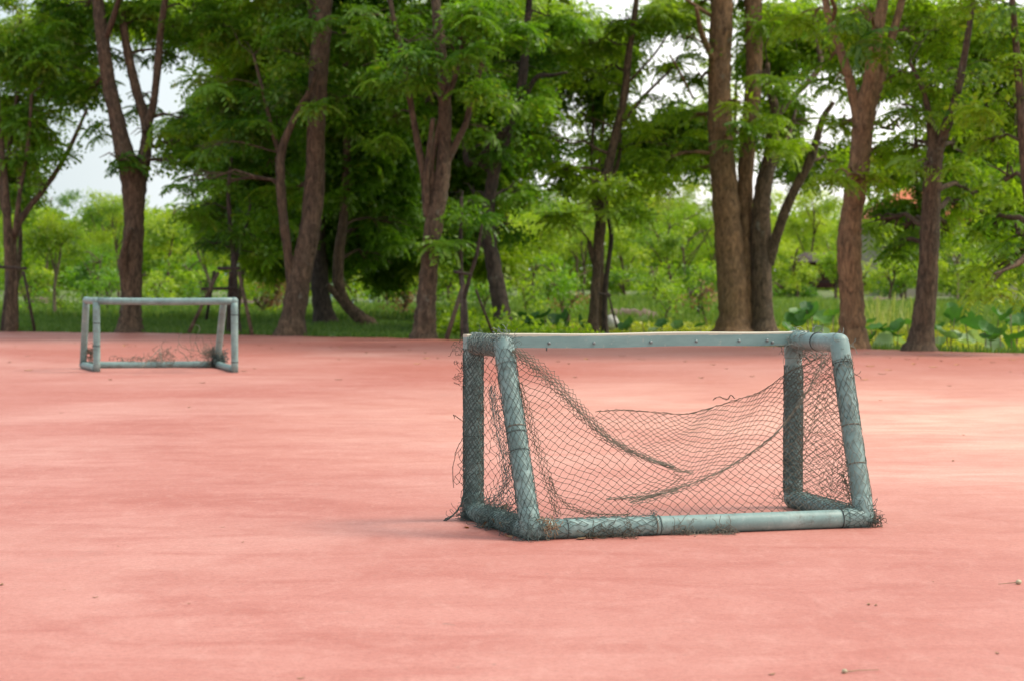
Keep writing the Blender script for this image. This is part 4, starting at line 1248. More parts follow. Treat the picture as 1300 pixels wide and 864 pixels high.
# joint gaps and wire ties round the pipes
def ring(a, b, t, r, w, mat, name='joint_ring'):
    a, b = Vector(a), Vector(b)
    L = (b - a).length
    mb = MB(); mb.tube([a.lerp(b, t - w / 2 / L), a.lerp(b, t + w / 2 / L)], r, 24)
    adopt(mb.build(name, M[mat], None, True), near)
for (a, b, t, m_) in [(NLb, NRb, .10, 'seam'), (NLb, NRb, .925, 'seam'), (NLb, NRb, .36, 'net_grey'), (NLb, NRb, .372, 'net_teal'), (NRb, NRt, .30, 'net_grey'), (NRb, NRt, .52, 'net_grey'), (NRb, NRt, .88, 'seam'),
                      (NLb, NLt, .42, 'net_teal'), (NLb, NLt, .52, 'net_teal'), (NLb, NLt, .55, 'net_grey'), (FRt, NRt, .55, 'seam'), (FRb, FRt, .22, 'net_teal'), (FLb, FLt, .45, 'net_teal'), (NLb, NRb, .045, 'net_teal')]:
    ring(a, b, t, RAD * 1.045 if m_ != 'seam' else SR * 1.004, .006 if m_ != 'seam' else .003, m_, 'wire_tie' if m_ != 'seam' else 'joint_ring')
# crossbar: painted steel box laid on the camera side of the posts
ex = (FR - FL).normalized(); ey = Vector((-ex.y, ex.x, 0)); ez = Vector((0, 0, 1))
L = (FR - FL).length
cb_c = (FL + FR) / 2 - ey * .022 + Vector((0, 0, .886))
cb_len = L + .10
mb = MB()
prof = [(-.034, -.034), (.030, -.034), (.034, -.030), (.034, .032), (.030, .036), (-.030, .036), (-.034, .032)]
nseg = 18
for i in range(nseg + 1):
    s = -cb_len / 2 + cb_len * i / nseg
    for (u, w) in prof:
        mb.v.append(cb_c + ex * s + ey * (u + .002 * math.sin(i * .9)) + ez * (w + .0025 * math.sin(i * .7)))
k = len(prof)
for i in range(nseg):
    for j in range(k):
        mb.f.append((i * k + j, i * k + (j + 1) % k, (i + 1) * k + (j + 1) % k, (i + 1) * k + j))
mb.f.append(tuple(range(k))[::-1]); mb.f.append(tuple(nseg * k + j for j in range(k)))
cbar = adopt(mb.build('crossbar', M['bar']), near)
import bmesh
def fix_normals(o):
    bm = bmesh.new(); bm.from_mesh(o.data); bmesh.ops.recalc_face_normals(bm, faces=bm.faces); bm.to_mesh(o.data); bm.free()
fix_normals(cbar)
for s_, dz in ((-.50, -.010), (-.26, -.012), (.30, -.008), (.54, -.008), (-.70, .0), (.05, -.01), (.70, -.008), (.73, -.018)):
    mb = MB(); c = cb_c + ex * s_ - ey * .034 + ez * dz
    mb.tube([c + ey * .002, c - ey * .004, c - ey * .007], [.0085, .0085, .005], 10)
    b = mb.build('bolt', M['bolt'], None, True)
    b.parent = cbar
mb = MB()
mb.tube([cb_c + ex * (-.50) - ez * .034, cb_c + ex * (-.50) - ez * .05], .004, 6)
b = mb.build('bolt', M['bolt'], None, True); b.parent = cbar

# --- nets ----------------------------------------------------------------
def in_poly(x, y, P):
    c = False
    j = len(P) - 1
    for i in range(len(P)):
        if (P[i][1] > y) != (P[j][1] > y) and x < (P[j][0] - P[i][0]) * (y - P[i][1]) / (P[j][1] - P[i][1]) + P[i][0]:
            c = not c
        j = i
    return c
def plane_pt(px_, py_, O, n, off):
    d = ray(px_, py_)
    return CAM + d * ((O + n * off - CAM).dot(n) / d.dot(n))
def strand(mb, a, b, r=.0017, sag=.002):
    m_ = a.lerp(b, .5) + Vector((random.uniform(-1, 1), random.uniform(-1, 1), random.uniform(-1.5, .5))) * sag
    mb.tube([a, m_, b], r, 4, cap=False)
def net_sheet(name, poly, warp, hw, hh, O, n, off, mat, parent, drop=0.02, r=.0013, knot=.0031, jit=.6, seed=1, sag=.002, pad=2):
    random.seed(seed)
    mb = MB()
    xs = [p_[0] for p_ in poly]; ys = [p_[1] for p_ in poly]
    x0, x1, y0, y1 = min(xs) - 60, max(xs) + 60, min(ys) - 80, max(ys) + 80
    node = {}
    for i in range(int((x1 - x0) / hw) + 1):
        for j in range(int((y1 - y0) / hh) + 1):
            if (i + j) % 2:
                continue
            X, Y_ = warp(x0 + i * hw, y0 + j * hh)
            X += random.gauss(0, jit); Y_ += random.gauss(0, jit)
            if in_poly(X, Y_, poly):
                node[(i, j)] = plane_pt(X, Y_, O, n, off(X, Y_) + random.gauss(0, .002))
    for (i, j), p_ in node.items():
        for dj in (-1, 1):
            q = node.get((i + 1, j + dj))
            if q is not None and random.random() > drop:
                strand(mb, p_, q, r, sag)
        mb.octa(p_, knot)
    return adopt(mb.build(name, M[mat]), near)
nb = (NR - NL).cross(((NLt + NRt) / 2 - (NLb + NRb) / 2)).normalized()
if nb.y < 0: nb = -nb                              # points away from the camera, into the goal
Ob = (NLb + NRb) / 2
def bundle(name, pts, n, spread, off, mat, r=.002, O=None, nn=None, seed=3, parent=None):
    random.seed(seed)
    mb = MB()
    cur = catmull([(x, y, w) for x, y, w in pts], 8)
    for k_ in range(n):
        ph, fr = random.uniform(0, 6.28), random.uniform(.25, .6)
        o1 = random.gauss(0, 1)
        P = []
        for i, (x, y, w) in enumerate(cur):
            s_ = spread * w * (.5 * o1 + .6 * math.sin(ph + i * fr))
            P.append(plane_pt(x + s_ * .6 + random.gauss(0, .3), y - s_ + random.gauss(0, .3), O or Ob, nn or nb, off(x, y) + random.gauss(0, .004)))
        mb.tube(P, r, 5)
    return adopt(mb.build(name, M[mat], None, True), near)

fold1 = [(652, 444), (676, 462), (700, 482), (725, 508), (748, 533), (772, 556), (800, 572), (830, 584), (858, 593)]
cord2 = [(800, 638), (830, 630), (862, 620), (890, 609), (915, 598), (945, 580), (970, 562), (988, 546), (1003, 528), (1025, 496), (1050, 452)]
polyA = [(648, 440)] + fold1[1:] + [(872, 612), (890, 609), (915, 598), (945, 580), (970, 562), (988, 546), (1003, 528), (1020, 500), (1044, 462), (1062, 446), (1090, 655), (1085, 664), (690, 674), (676, 660)]
def offA(x, y):
    u = (x - 650) / 430; v_ = (y - 440) / 225
    u = min(1, max(0, u)); v_ = min(1, max(0, v_))
    return -.012 + .20 * math.sin(math.pi * u) * (1 - v_ * .55) * math.sin(math.pi * min(1, .25 + .75 * (1 - v_) + .02)) + .012 * math.sin(x / 23 + y / 31)
def warpA(x, y):
    t = (x - 650) / 430
    X = x + 10 * math.sin(y / 52 + 1.0) + 4 * math.sin(y / 23 + x / 60)
    Y_ = y + 12 * math.sin((x - 640) / 62.) * math.exp(-((y - 610) / 70) ** 2) + 26 * math.exp(-((x - 660) / 60) ** 2) + 2.5 * math.sin(x / 19 + y / 40)
    Y_ = Y_ - (Y_ - 615) * .42 * math.exp(-((x - 840) / 60) ** 2) * math.exp(-((Y_ - 612) / 26) ** 2)
    return X, Y_
net_sheet('back_net', polyA, warpA, 5.6, 4.5, Ob, nb, offA, 'net', near, drop=.006, seed=5)
polyB = [(742, 530), (757, 522), (776, 520), (800, 520), (835, 523), (870, 525), (900, 518), (920, 511), (945, 504), (965, 497), (982, 486), (998, 474), (1020, 463), (1045, 452), (1062, 446),
         (1040, 470), (1022, 500), (1005, 528), (988, 546), (970, 562), (945, 580), (915, 598), (890, 609), (862, 619), (845, 622), (858, 593), (830, 584), (800, 572), (772, 556)]
def offB(x, y):
    u = min(1, max(0, (x - 740) / 325))
    return offA(x, y) + .03 + .28 * math.sin(math.pi * u) * min(1, max(0, (600 - y) / 90))
def warpB(x, y):
    c_ = -75 * (1 / (1 + math.exp(-(x - 955) / 26))) - 14 * (1 / (1 + math.exp(-(x - 880) / 14))) + 8 * math.exp(-((x - 870) / 30) ** 2)
    k_ = 1 - .22 * math.exp(-((x - 900) / 70) ** 2)
    return x + 8 * math.sin(y / 30 + x / 90), 570 + (y - 570) * k_ + c_ + 3 * math.sin(x / 24 + y / 18)
net_sheet('back_net', polyB, warpB, 4.9, 3.4, Ob, nb, offB, 'net', near, drop=.01, r=.00125, knot=.0029, seed=6)
def band(pts, hw, rows, hh, off, mat, seed, O=None, nn=None, r=.0012, strands=3, jit=.5):
    """gathered net: a strip of squeezed meshes following a curve, plus a few running cords"""
    random.seed(seed)
    cur = catmull(pts, 10)
    # arc length
    acc = [0]
    for a_, b_ in zip(cur, cur[1:]):
        acc.append(acc[-1] + math.hypot(b_[0] - a_[0], b_[1] - a_[1]))
    def at(s_):
        s_ = max(0, min(acc[-1], s_))
        for q in range(len(acc) - 1):
            if acc[q + 1] >= s_:
                t = (s_ - acc[q]) / max(1e-6, acc[q + 1] - acc[q])
                p_ = cur[q] * (1 - t) + cur[q + 1] * t
                d_ = cur[q + 1][:2] - cur[q][:2]
                d_ = d_ / (np.linalg.norm(d_) + 1e-9)
                return p_, d_
    O = O or Ob
    nn = nn or nb
    mb = MB(); node = {}
    for i_ in range(int(acc[-1] / hw) + 1):
        p_, d_ = at(i_ * hw)
        for j_ in range(-rows, rows + 1):
            if (i_ + j_) % 2: continue
            w_ = j_ * hh * p_[2] + random.gauss(0, jit)
            x_, y_ = p_[0] - d_[1] * w_ + random.gauss(0, jit), p_[1] + d_[0] * w_
            node[(i_, j_)] = plane_pt(x_, y_, O, nn, off(x_, y_) + random.gauss(0, .004))
    for (i_, j_), p_ in node.items():
        for dj in (-1, 1):
            q = node.get((i_ + 1, j_ + dj))
            if q is not None:
                strand(mb, p_, q, r, .002)
        mb.octa(p_, .0024)
    for k_ in range(strands):
        o1 = random.uniform(-1, 1) * rows * hh * .5
        P = []
        for i_ in range(int(acc[-1] / 8) + 1):
            p_, d_ = at(i_ * 8)
            w_ = o1 * p_[2] + random.gauss(0, .35)
            P.append(plane_pt(p_[0] - d_[1] * w_, p_[1] + d_[0] * w_, O, nn, off(p_[0], p_[1]) + random.gauss(0, .003)))
        mb.tube(P, .0013, 4)
    return adopt(mb.build('gathered_net', M[mat]), near)
fA = lambda x, y: offA(x, y) - .010
band([(x, y, w) for (x, y), w in zip(fold1, (1.0, 1.5, 1.6, 1.5, 1.3, 1.0, .8, .6, .3))], 4.0, 4, 1.6, fA, 'net_grey', 4, strands=2)
band([(x, y, w) for (x, y), w in zip(fold1, (.5, .9, 1., .9, .8, .7, .5, .3, .1))], 5.2, 3, 2.0, lambda x, y: offA(x, y) - .018, 'net_grey', 40, strands=1)
band([(x, y, w) for (x, y), w in zip(cord2, (.9, .9, .8, .7, .45, .35, .25, .25, .3, .6, .9))], 4.6, 3, 1.7, fA, 'net_grey', 5, strands=3)
band([(757, 522, .6), (776, 520, .4), (800, 520.5, .4), (835, 523, .4), (870, 525, .5), (900, 518, .4), (925, 510, .4), (948, 503, .6), (965, 497, .5), (982, 486, .6), (998, 474, .8), (1020, 463, 1), (1050, 450, 1.2)], 5, 1, 1.6, offB, 'net', 6, strands=1)
band([(660, 485, .4), (667, 510, .8), (674, 538, 1), (681, 562, 1), (690, 592, 1.2), (698, 620, 1.1), (704, 640, .9), (709, 656, .7)], 4.2, 3, 1.9, fA, 'net', 7, strands=1)
band([(697, 605, .5), (706, 626, .9), (722, 642, .9), (745, 650, .6), (775, 653, .4), (800, 652, .3)], 4.6, 2, 1.8, fA, 'net', 8, strands=1)
band([(770, 633, .2), (800, 630, .6), (830, 626, 1), (862, 620, .8)], 4.6, 3, 1.7, fA, 'net_grey', 9, strands=2)
band([(832, 584, .3), (848, 592, .8), (866, 597, .8), (884, 600, .4)], 4.6, 2, 1.7, fA, 'net_grey', 10, strands=2)
# side nets: planes through post and leg
def side_net(PF, PN, PT, poly, hw, hh, off, mat, drop, seed, shear=0, jit=1.0, r=.0013):
    n_ = (PN - PF).cross(PT - PF).normalized()
    return net_sheet('side_net', poly, lambda x, y: (x + 3 * math.sin(y / 20 + x / 9), y + shear * (x - 1000) + 4 * math.sin(x / 11 + y / 33)), hw, hh, PF, n_, off, mat, near, drop, r=r, knot=.0032, jit=jit, seed=seed, sag=.004)
polyL = [(606, 450), (634, 452), (668, 655), (650, 656), (606, 650)]
side_net(FLb, NLb, FLt, polyL, 3.8, 5.6, lambda x, y: .006 * math.sin(y / 17), 'net', .02, 11, shear=.15)
polyL2 = [(622, 480), (640, 500), (652, 560), (656, 600), (662, 650), (612, 652), (628, 625), (640, 590), (634, 540), (624, 505)]
side_net(FLb, NLb, FLt, polyL2, 3.0, 4.2, lambda x, y: .02 + .01 * math.sin(y / 11), 'net_teal', .12, 12, jit=1.6)
polyR = [(1012, 446), (1056, 450), (1090, 648), (1070, 650), (1012, 628)]
side_net(FRb, NRb, FRt, polyR, 4.2, 3.8, lambda x, y: .006 * math.sin(y / 17), 'net', .02, 13, shear=.12)
polyR2 = [(1012, 452), (1054, 456), (1086, 640), (1060, 640), (1012, 600)]
side_net(FRb, NRb, FRt, polyR2, 4.8, 4.3, lambda x, y: .03 + .01 * math.sin(y / 11), 'net_grey', .05, 14, jit=1.2, shear=-.2)
nL = (NLb - FLb).cross(FLt - FLb).normalized()
nR = (NRb - FRb).cross(FRt - FRb).normalized()
band([(623, 490, .4), (627, 515, .8), (631, 540, 1.1), (638, 570, 1), (643, 595, 1.3), (645, 610, .9), (636, 628, 1.3), (622, 641, 1.5), (610, 652, 1.6)], 4.2, 4, 1.7, lambda x, y: .01, 'net_teal', 11, FLb, nL, strands=3, jit=.8)
bundle('net_cord', [(1068, 600, .6), (1074, 615, 1), (1080, 630, 1.2), (1086, 648, 1)], 7, 3.0, lambda x, y: .0, 'net', .0018, FRb, nR, seed=12)
bundle('net_cord', [(1078, 560, .5), (1088, 590, .6), (1096, 620, .8), (1103, 645, 1), (1108, 664, 1)], 5, 2.6, lambda x, y: -.03, 'net', .0016, Ob, nb, seed=13)
bundle('net_cord', [(1070, 445, .4), (1080, 480, .6), (1088, 520, .7), (1095, 560, .7), (1102, 600, .7), (1108, 640, .8), (1112, 666, .8)], 4, 2.0, lambda x, y: -.01, 'net', .0014, Ob, nb, seed=14)

def wrap(a, b, t0, t1, mat, seed, name='net_wrapping', nseg=11, step=.026, r=.0016, keep=.92, rad=RAD * 1.05, twist=.6):
    random.seed(seed)
    a, b = Vector(a), Vector(b)
    L_ = (b - a).length; t = (b - a).normalized()
    u = Vector((0, 0, 1)) if abs(t.z) < .8 else Vector((0, -1, 0))
    u = (u - t * u.dot(t)).normalized(); w = t.cross(u)
    node = {}
    n_ = int((t1 - t0) * L_ / step)
    for j in range(n_ + 1):
        for i in range(nseg * 2):
            if (i + j) % 2: continue
            an = math.pi * (i + random.gauss(0, .22)) / nseg + twist * j * .05
            s_ = t0 * L_ + j * step + random.gauss(0, .003)
            node[(i, j)] = a + t * s_ + (u * math.cos(an) + w * math.sin(an)) * (rad + random.uniform(0, .004))
    mb = MB()
    for (i, j), p_ in node.items():
        for di in (-1, 1):
            q = node.get(((i + di) % (nseg * 2), j + 1))
            if q is not None and random.random() < keep:
                # bow the strand outwards so it follows the pipe
                m_ = p_.lerp(q, .5)
                ax_ = a + t * (m_ - a).dot(t)
                m_ = ax_ + (m_ - ax_).normalized() * (rad + .002)
                mb.tube([p_, m_, q], r, 4, cap=False)
        mb.octa(p_, .0028)
    return adopt(mb.build(name, M[mat]), near)
wrap(NLb, NLt, .05, .97, 'net_teal', 21)
wrap(FLb, FLt, .05, .97, 'net_teal', 22, nseg=15, step=.014, keep=.9)
wrap(FLb, FLt, .05, .97, 'net_teal', 23, nseg=13, step=.017, keep=.8, rad=RAD * 1.12)
wrap(FRb, FRt, .05, .85, 'net_teal', 24, nseg=15, step=.014, keep=.9)
wrap(FRb, FRt, .05, .8, 'net_teal', 25, nseg=13, step=.019, keep=.7, rad=RAD * 1.12)
wrap(NRb, NRt, .02, .93, 'net_pale', 26, keep=.75)
wrap(NRb, NRt, .55, .93, 'net_teal', 27, keep=.8)
wrap(FRb, NRb, .03, .95, 'net_teal', 28, keep=.9, step=.02)
wrap(FLb, NLb, .0, .98, 'net_teal', 29, keep=.9, step=.014, nseg=14)
wrap(FLt, NLt, .0, .98, 'net_teal', 30, keep=.95, step=.014, nseg=14)
wrap(FLt, NLt, .0, .98, 'net_pale', 31, keep=.6, step=.016, nseg=12, rad=RAD * 1.13)
wrap(FRt, NRt, .1, .4, 'net_pale', 32, keep=.4)
wrap(NLb, NRb, .05, .36, 'net_teal', 33, keep=.7)
wrap(NLb, NRb, .93, 1.0, 'net_teal', 34, keep=.8, nseg=12, step=.02)

def tangle(c, rad, n, ln, mat, seed, r=.0012, curl=.9, name='net_tangle', parent=None, up=0.0):
    random.seed(seed)
    mb = MB(); c = Vector(c)
    if parent is None: n = int(n * (.62 if c.z > .5 else .8))
    for _ in range(n):
        d = Vector((random.gauss(0, 1), random.gauss(0, 1), random.gauss(0, 1))).normalized()
        p_ = c + Vector((d.x * rad[0], d.y * rad[1], d.z * rad[2])) * random.uniform(.4, 1)
        P = [p_.copy()]
        v_ = Vector((random.gauss(0, 1), random.gauss(0, 1), random.gauss(0, 1))).normalized()
        for k_ in range(6):
            v_ = (v_ + Vector((random.gauss(0, curl), random.gauss(0, curl), random.gauss(0, curl) + up)) + (c - P[-1]) * 2.0).normalized()
            q = P[-1] + v_ * ln / 6
            if q.z < .004: q.z = .004
            P.append(q)
        P = [Vector(q_) for q_ in catmull([tuple(q) for q in P], 2)]
        mb.tube(P, r, 4, cap=False)
    o = mb.build(name, M[mat], None, True)
    return adopt(o, parent or near)
tangle(NLt, (.055, .055, .05), 150, .10, 'net_teal', 41)
tangle(NLt + Vector((0, 0, .03)), (.05, .05, .03), 60, .08, 'net_pale', 42, r=.0013)
tangle(FLt.lerp(NLt, .5), (.06, .12, .05), 110, .10, 'net_teal', 43)
tangle(FLb, (.075, .075, .06), 300, .12, 'net_teal', 44)
tangle(FLb.lerp(NLb, .4), (.09, .16, .05), 260, .12, 'net_teal', 45)
tangle(NLb, (.07, .07, .07), 230, .12, 'net_teal', 46)
tangle(FLb.lerp(NLb, .75) + Vector((0, 0, .01)), (.06, .12, .05), 180, .11, 'net_teal', 47)
tangle(NRb + Vector((.0, 0, .01)), (.07, .06, .06), 140, .11, 'net_teal', 48)
tangle(NRb + Vector((.05, 0, -.015)), (.045, .04, .03), 60, .08, 'net', 49)
tangle(FRt.lerp(NRt, .1) + Vector((-.0, 0, -.01)), (.07, .06, .06), 70, .14, 'net_pale', 50, r=.0013)
tangle(FRt.lerp(NRt, .3) + Vector((.02, 0, -.04)), (.10, .08, .035), 80, .14, 'net_pale', 51, r=.0014)
tangle(NRt, (.055, .055, .04), 50, .1, 'net_pale', 52)
tangle(FRb + Vector((0, -.02, .02)), (.06, .06, .06), 130, .1, 'net', 53)
tangle(NLb.lerp(NRb, .36), (.02, .055, .055), 45, .1, 'net_teal', 54)
tangle(NLb.lerp(NRb, .20) - Vector((0, .05, .03)), (.22, .03, .015), 90, .12, 'net', 55)
tangle(NLb.lerp(NRb, .44) - Vector((0, .05, .038)), (.12, .02, .006), 40, .12, 'net_grey', 56)
tangle(NLb.lerp(NRb, .56) - Vector((0, .07, .040)), (.10, .04, .004), 50, .10, 'net_grey', 57)
tangle(FLb.lerp(FLt, .8) + Vector((-.055, 0, 0)), (.03, .03, .08), 30, .09, 'net', 58)
tangle(gp(588, 452) * 0 + plane_pt(583, 440, FLb, nb, 0), (.02, .03, .05), 22, .10, 'net', 59)
tangle(NRt + (NRb - NRt) * .15 + Vector((.03, -.02, 0)), (.03, .03, .07), 30, .09, 'net', 60)
# net skirt hanging outside the left post, its frayed tail lying on the court
nw = Vector((0, 1, 0))
polyS = [(590, 552), (583, 566), (577, 590), (575, 612), (580, 618), (585, 612), (583, 635), (576, 652), (580, 656), (591, 640)]
net_sheet('side_net', polyS, lambda x, y: (x + 2 * math.sin(y / 14), y + 3 * math.sin(x / 9)), 3.6, 5.0, FLb - Vector((0, .05, 0)), nw, lambda x, y: 0, 'net', near, .02, seed=15, jit=.8)
bundle('net_cord', [(590, 552, .4), (580, 570, .4), (575, 595, .4), (576, 618, .4)], 2, 1.2, lambda x, y: 0, 'net', .0016, FLb - Vector((0, .05, 0)), nw, seed=15)
bundle('net_cord', [(590, 620, 1.5), (586, 638, 1.2), (578, 650, .9), (570, 657, .8), (564, 659, 1.6)], 9, 2.4, lambda x, y: 0, 'net_teal', .0016, FLb - Vector((0, .05, 0)), nw, seed=16)
bundle('net_cord', [(590, 535, .4), (580, 529, .4), (576, 526, .3), (577, 531, .2)], 2, 1, lambda x, y: 0, 'net', .0012, FLb - Vector((0, .05, 0)), nw, seed=17)
bundle('net_cord', [(905, 507, .3), (912, 503, .4), (923, 506, .5), (928, 501, .3), (933, 505, .3)], 3, 1.6, offB, 'net', .0012, seed=18)

# --- far goal --------------------------------------------------------------
fFL, fFR = gp(123, 471.5), gp(298, 472.5)
fBL, fBR = gp(105.5, 467), gp(275.5, 466)
zt = .882
up = Vector((0, 0, 1))
cc = (fFL + fBR) / 2
fg = empty('football_goal', (cc.x, cc.y, 0), 'small far grey blue pipe goal facing the camera, almost without net', 'goal', 'small football goals on the court')
def ft(name, a, b): return ptube(name, a, b, fg, RAD)
fFLt, fFRt = fFL + up * zt, fFR + up * zt
tBL = dp(109.5, 381.5, 26.25); tBL.z = zt
tBR = dp(284, 381.5, 26.25); tBR.z = zt - .01
for a, b, nm in [(fFL + up * .002, fFLt, 'post'), (fFR + up * .002, fFRt, 'post'), (fFLt - ex * .0, fFRt, 'crossbar'), (fFLt, tBL, 'top_tube'), (fFRt, tBR, 'top_tube'),
                 (fBL + up * RAD, tBL, 'back_leg'), (fBR + up * RAD, tBR, 'back_leg'), (fFL + up * RAD, fBL + up * RAD, 'base_tube'), (fFR + up * RAD, fBR + up * RAD, 'base_tube'), (fBL + up * RAD, fBR + up * RAD, 'back_rail')]:
    ft(nm, a, b)
for c_, nm in [(fFLt, 'elbow'), (fFRt, 'elbow'), (tBL, 'elbow'), (tBR, 'elbow'), (fBL + up * RAD, 'elbow'), (fBR + up * RAD, 'elbow')]:
    adopt(sphere_mb(c_, SR).build(nm, M['pipe'], None, True), fg)
for (a, b, t) in [(fFL, fFLt, .36), (fFL, fFLt, .68), (fFR, fFRt, .80), (fFR, fFRt, .14)]:
    mb = MB(); mb.tube([a.lerp(b, t), a.lerp(b, t + .012)], RAD * 1.05, 20)
    adopt(mb.build('joint_ring', M['seam'], None, True), fg)
tangle(fBR.lerp(tBR, .14), (.075, .08, .12), 230, .16, 'net_teal', 71, r=.004, parent=fg)
tangle(fBR.lerp(tBR, .06), (.07, .09, .06), 130, .14, 'net', 72, r=.004, parent=fg)
tangle(fBR.lerp(tBR, .22) + Vector((-.12, 0, 0)), (.12, .10, .10), 34, .3, 'net_grey', 73, r=.003, parent=fg)
tangle(fBR.lerp(tBR, .22) + Vector((-.28, 0, .02)), (.10, .05, .12), 6, .5, 'net_grey', 77, r=.003, parent=fg, curl=.4)
tangle(fBL.lerp(fBR, .45) + up * .10, (.55, .05, .02), 60, .16, 'net_grey', 74, r=.003, parent=fg)
tangle(fBL.lerp(fBR, .62) + up * .18, (.20, .05, .04), 14, .25, 'net_grey', 75, r=.003, parent=fg)
tangle(fBL.lerp(tBL, .2) + Vector((.1, 0, 0)), (.03, .05, .14), 50, .14, 'net', 76, r=.003, parent=fg)
_k = 26.85 / F_PX
_P = [(178, 462), (196, 452), (214, 444), (226, 455), (240, 448), (252, 456), (266, 440), (276, 446), (276, 465), (200, 465)]
_n = Vector((0, 1, 0))
def far_mesh():
    random.seed(91)
    mb = MB(); node = {}
    for i in range(70):
        for j in range(22):
            if (i + j) % 2: continue
            X, Y_ = 176 + i * 1.5 + random.gauss(0, .25), 438 + j * 1.35 + random.gauss(0, .25)
            if in_poly(X, Y_, _P):
                node[(i, j)] = plane_pt(X, Y_, Vector((0, 26.85, 0)), _n, .05 * math.sin(X / 9))
    for (i, j), p_ in node.items():
        for dj in (-1, 1):
            q = node.get((i + 1, j + dj))
            if q is not None and random.random() > .12:
                strand(mb, p_, q, .0016, .004)
    adopt(mb.build('net', M['net_grey']), fg)
far_mesh()
def sagline(a, b, s_, nm='net_cord', r=.005):
    mb = MB(); P = []
    for i in range(9):
        t = i / 8
        q = a.lerp(b, t); q.z -= s_ * math.sin(math.pi * t); q.z = max(q.z, .006)
        P.append(q)
    mb.tube(P, r, 5); adopt(mb.build(nm, M['net_grey'], None, True), fg)
sagline(gp(180, 466, .1), gp(202, 445, .22) * 0 + dp(203, 442, 26.6), .0)
sagline(dp(203, 442, 26.6), gp(206, 460, .12), .05)
sagline(dp(228, 446, 26.8), dp(240, 460, 26.8), -.03)
sagline(dp(248, 434, 26.9), dp(262, 442, 26.9), .1)

# ------------------------------------------------------------------ leaves and small litter on the court
def leaf_mesh(name, L_, W_, mat, curl, seed):
    random.seed(seed)
    V, Fq = [], []
    n = 7
    for lay in (0, 1):
        for i in range(n):
            t = i / (n - 1)
            w = W_ / 2 * math.sin(math.pi * min(1, t * .95 + .03)) ** .8
            z = curl * L_ * (t - .5) ** 2 * 2 + .004 - lay * .0012
            for s_ in (-1, 0, 1):
                V.append(((t - .5) * L_, s_ * w, z + (abs(s_) * curl * W_ * .5)))
    for lay in (0, 1):
        o = lay * n * 3
        for i in range(n - 1):
            for j in range(2):
                q = (o + i * 3 + j, o + (i + 1) * 3 + j, o + (i + 1) * 3 + j + 1, o + i * 3 + j + 1)
                Fq.append(q if lay else q[::-1])
    me = bpy.data.meshes.new(name)
    me.from_pydata(V, [], Fq); me.update(); me.materials.append(M[mat])
    return me
ml = [leaf_mesh('fallen_leaf', .085, .035, 'dryleaf', .14, 1), leaf_mesh('fallen_leaf', .07, .045, 'dryleaf', .10, 2), leaf_mesh('fallen_leaf', .09, .05, 'dryleaf2', .08, 3)]
def put_leaf(px_, py_, k, s_, label, group=None, z=.001, rot=None, tilt=0):
    p_ = gp(px_, py_)
    o = bpy.data.objects.new('fallen_leaf', ml[k])
    col.objects.link(o)
    o.location = (p_.x, p_.y, z)
    o.rotation_euler = (tilt, tilt * .5, random.uniform(0, 6.28) if rot is None else rot)
    o.scale = (s_, s_, s_)
    tag(o, label, 'leaf', group)
random.seed(3)
GB, LB = 'small brown leaves scattered over the red court', 'small brown dry leaf lying alone on the red court'
GY, LY = 'yellow leaves scattered on the court near the trees', 'small yellow fallen leaf lying flat on the red court'
spots = [(213, 434), (75, 431), (160, 437), (172, 439), (288, 447), (140, 482), (240, 517), (78, 524), (165, 440), (323, 468), (257, 486), (310, 471), (330, 438), (345, 442), (380, 436), (420, 441), (430, 456), (465, 448), (500, 440),
         (540, 448), (556, 455), (520, 444), (560, 436), (430, 482), (708, 459), (722, 462), (730, 479), (812, 456), (818, 457), (790, 452), (870, 459), (890, 480), (905, 463), (922, 468), (955, 478), (1152, 456), (1165, 455), (1120, 475), (1118, 508),
         (1205, 490), (1283, 472), (1300, 473), (1230, 452), (1260, 460), (1290, 450), (1245, 456), (1130, 454), (1195, 458), (1223, 552), (1210, 585), (20, 440), (35, 452), (12, 460), (95, 436), (250, 430), (1080, 460), (1100, 449)]
for (x, y) in spots:
    if x < 340: zn = 'near the far goal'
    elif x < 590: zn = 'between the two goals'
    elif x < 1000: zn = 'beyond the near goal crossbar'
    else: zn = 'right of the near goal'
    put_leaf(x, y, random.choice((0, 1)), random.uniform(.7, 1.25) * (1 if y < 490 else .6), 'small brown dry leaf lying on the red court ' + zn, 'brown leaves scattered on the court ' + zn)
for (x, y) in [(158, 439), (541, 455), (745, 456), (945, 441), (975, 443), (1097, 482), (1105, 465), (1160, 462), (1170, 452), (1195, 450), (1215, 463), (1285, 457), (530, 462), (36, 470), (432, 441), (1185, 466), (1128, 470)]:
    zn = 'left of the near goal' if x < 600 else ('beyond the near goal crossbar' if x < 1000 else 'right of the near goal')
    put_leaf(x, y, 2, random.uniform(.8, 1.3), 'small yellow fallen leaf lying flat on the red court ' + zn, 'yellow leaves on the court ' + zn)
GT = 'dry leaves caught in the net at the foot of the near goal'
LT = 'dry tan leaf caught in the net at the near goal lower left corner'
for (x, y, z, s_, ti) in [(622, 664, .04, 1.1, 1.2), (628, 668, .05, 1.2, 1.4), (633, 672, .03, 1, .8), (642, 676, .03, .9, .5), (618, 670, .02, .8, 1.0), (636, 666, .07, 1.1, 1.5), (645, 684, .01, .8, .3)]:
    put_leaf(x, y, random.choice((0, 1, 2) if z > .03 else (0, 1)), s_, LT, GT, z, tilt=ti)
for (x, y, k_, s_) in [(592, 669.5, 2, .5)]:
    put_leaf(x, y, k_, s_, 'pale curled leaf on the court in front of the left post of the near goal', tilt=.3)
GR = 'litter leaves lying under the back rail of the near goal'
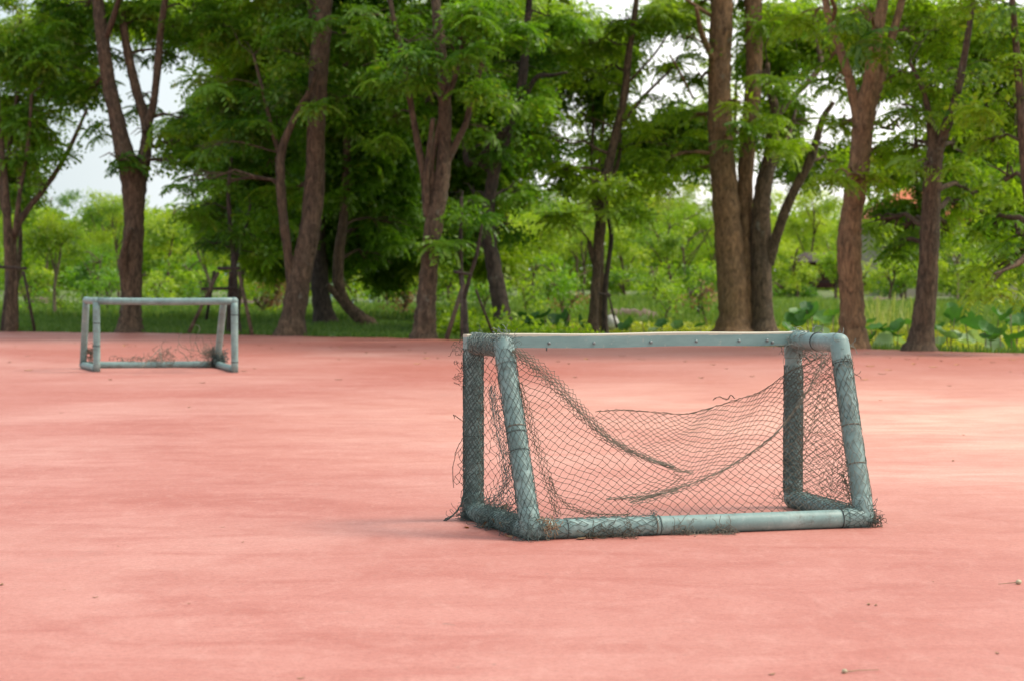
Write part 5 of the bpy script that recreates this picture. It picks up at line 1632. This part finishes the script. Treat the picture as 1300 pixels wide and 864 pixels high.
for (x, y, k_) in [(742, 681, 2), (758, 682, 1), (750, 683, 0), (800, 679, 0), (738, 684, 1)]:
    put_leaf(x, y, k_, .8, 'leaf scrap lying under the left half of the near goal back rail', GR)
# straw clump stuck at the lower left elbow
o = tangle(NLb + ex * .07 - ey * .035 + up * .012, (.045, .02, .03), 130, .07, 'straw', 81, r=.0016, name='straw_clump')
o.parent = None; o.matrix_parent_inverse = Matrix.Identity(4)
tag(o, 'brown straw clump stuck beside the lower left corner of the near goal', 'straw')
def pebble(px_, py_, s_, label):
    p_ = gp(px_, py_)
    random.seed(int(px_))
    V, Fq = [], []
    for j in range(7):
        for i in range(12):
            a = i / 12 * 2 * math.pi; b_ = j / 6 * math.pi
            r = s_ * (1 + .15 * math.sin(3 * a + j) + random.uniform(-.05, .05))
            V.append((p_.x + math.cos(a) * math.sin(b_) * r, p_.y + math.sin(a) * math.sin(b_) * r * .8, s_ * .75 + math.cos(b_) * r * .75))
    for j in range(6):
        for i in range(12):
            Fq.append((j * 12 + i, (j + 1) * 12 + i, (j + 1) * 12 + (i + 1) % 12, j * 12 + (i + 1) % 12))
    root = empty('seed_pod', (p_.x, p_.y, 0), label, 'seed pod')
    adopt(mesh_obj('husk', V, Fq, M['stone'], smooth=True), root)
    mb = MB()
    a0 = Vector((p_.x - s_ * .8, p_.y, s_ * .6))
    mb.tube([a0, a0 + Vector((-.03, .01, -.004)), a0 + Vector((-.07, .0, -.006))] if px_ > 1200 else [Vector((p_.x + s_ * .8, p_.y, s_ * .6)), Vector((p_.x + .05, p_.y + .02, .006)), Vector((p_.x + .11, p_.y + .03, .005))], [.0022, .0015, .001], 5)
    adopt(mb.build('stem', M['straw']), root)
pebble(1293, 741, .012, 'pale round seed pod on the court near the right edge of the picture')
pebble(1072, 854, .009, 'pale seed pod with a thin stem on the court at the bottom of the picture')
GS = 'tiny dark crumbs on the court in the foreground'
for (x, y, s_) in [(121, 758, .3), (2, 742, .4), (308, 688, .25), (283, 669, .25), (240, 766, .2), (1103, 767, .35), (1112, 768, .3), (382, 861, .3), (1185, 738, .2), (1266, 829, .3), (82, 748, .15), (150, 693, .2), (980, 856, .35)]:
    put_leaf(x, y, 0, s_, 'tiny dark leaf crumb on the red court in the foreground', GS)
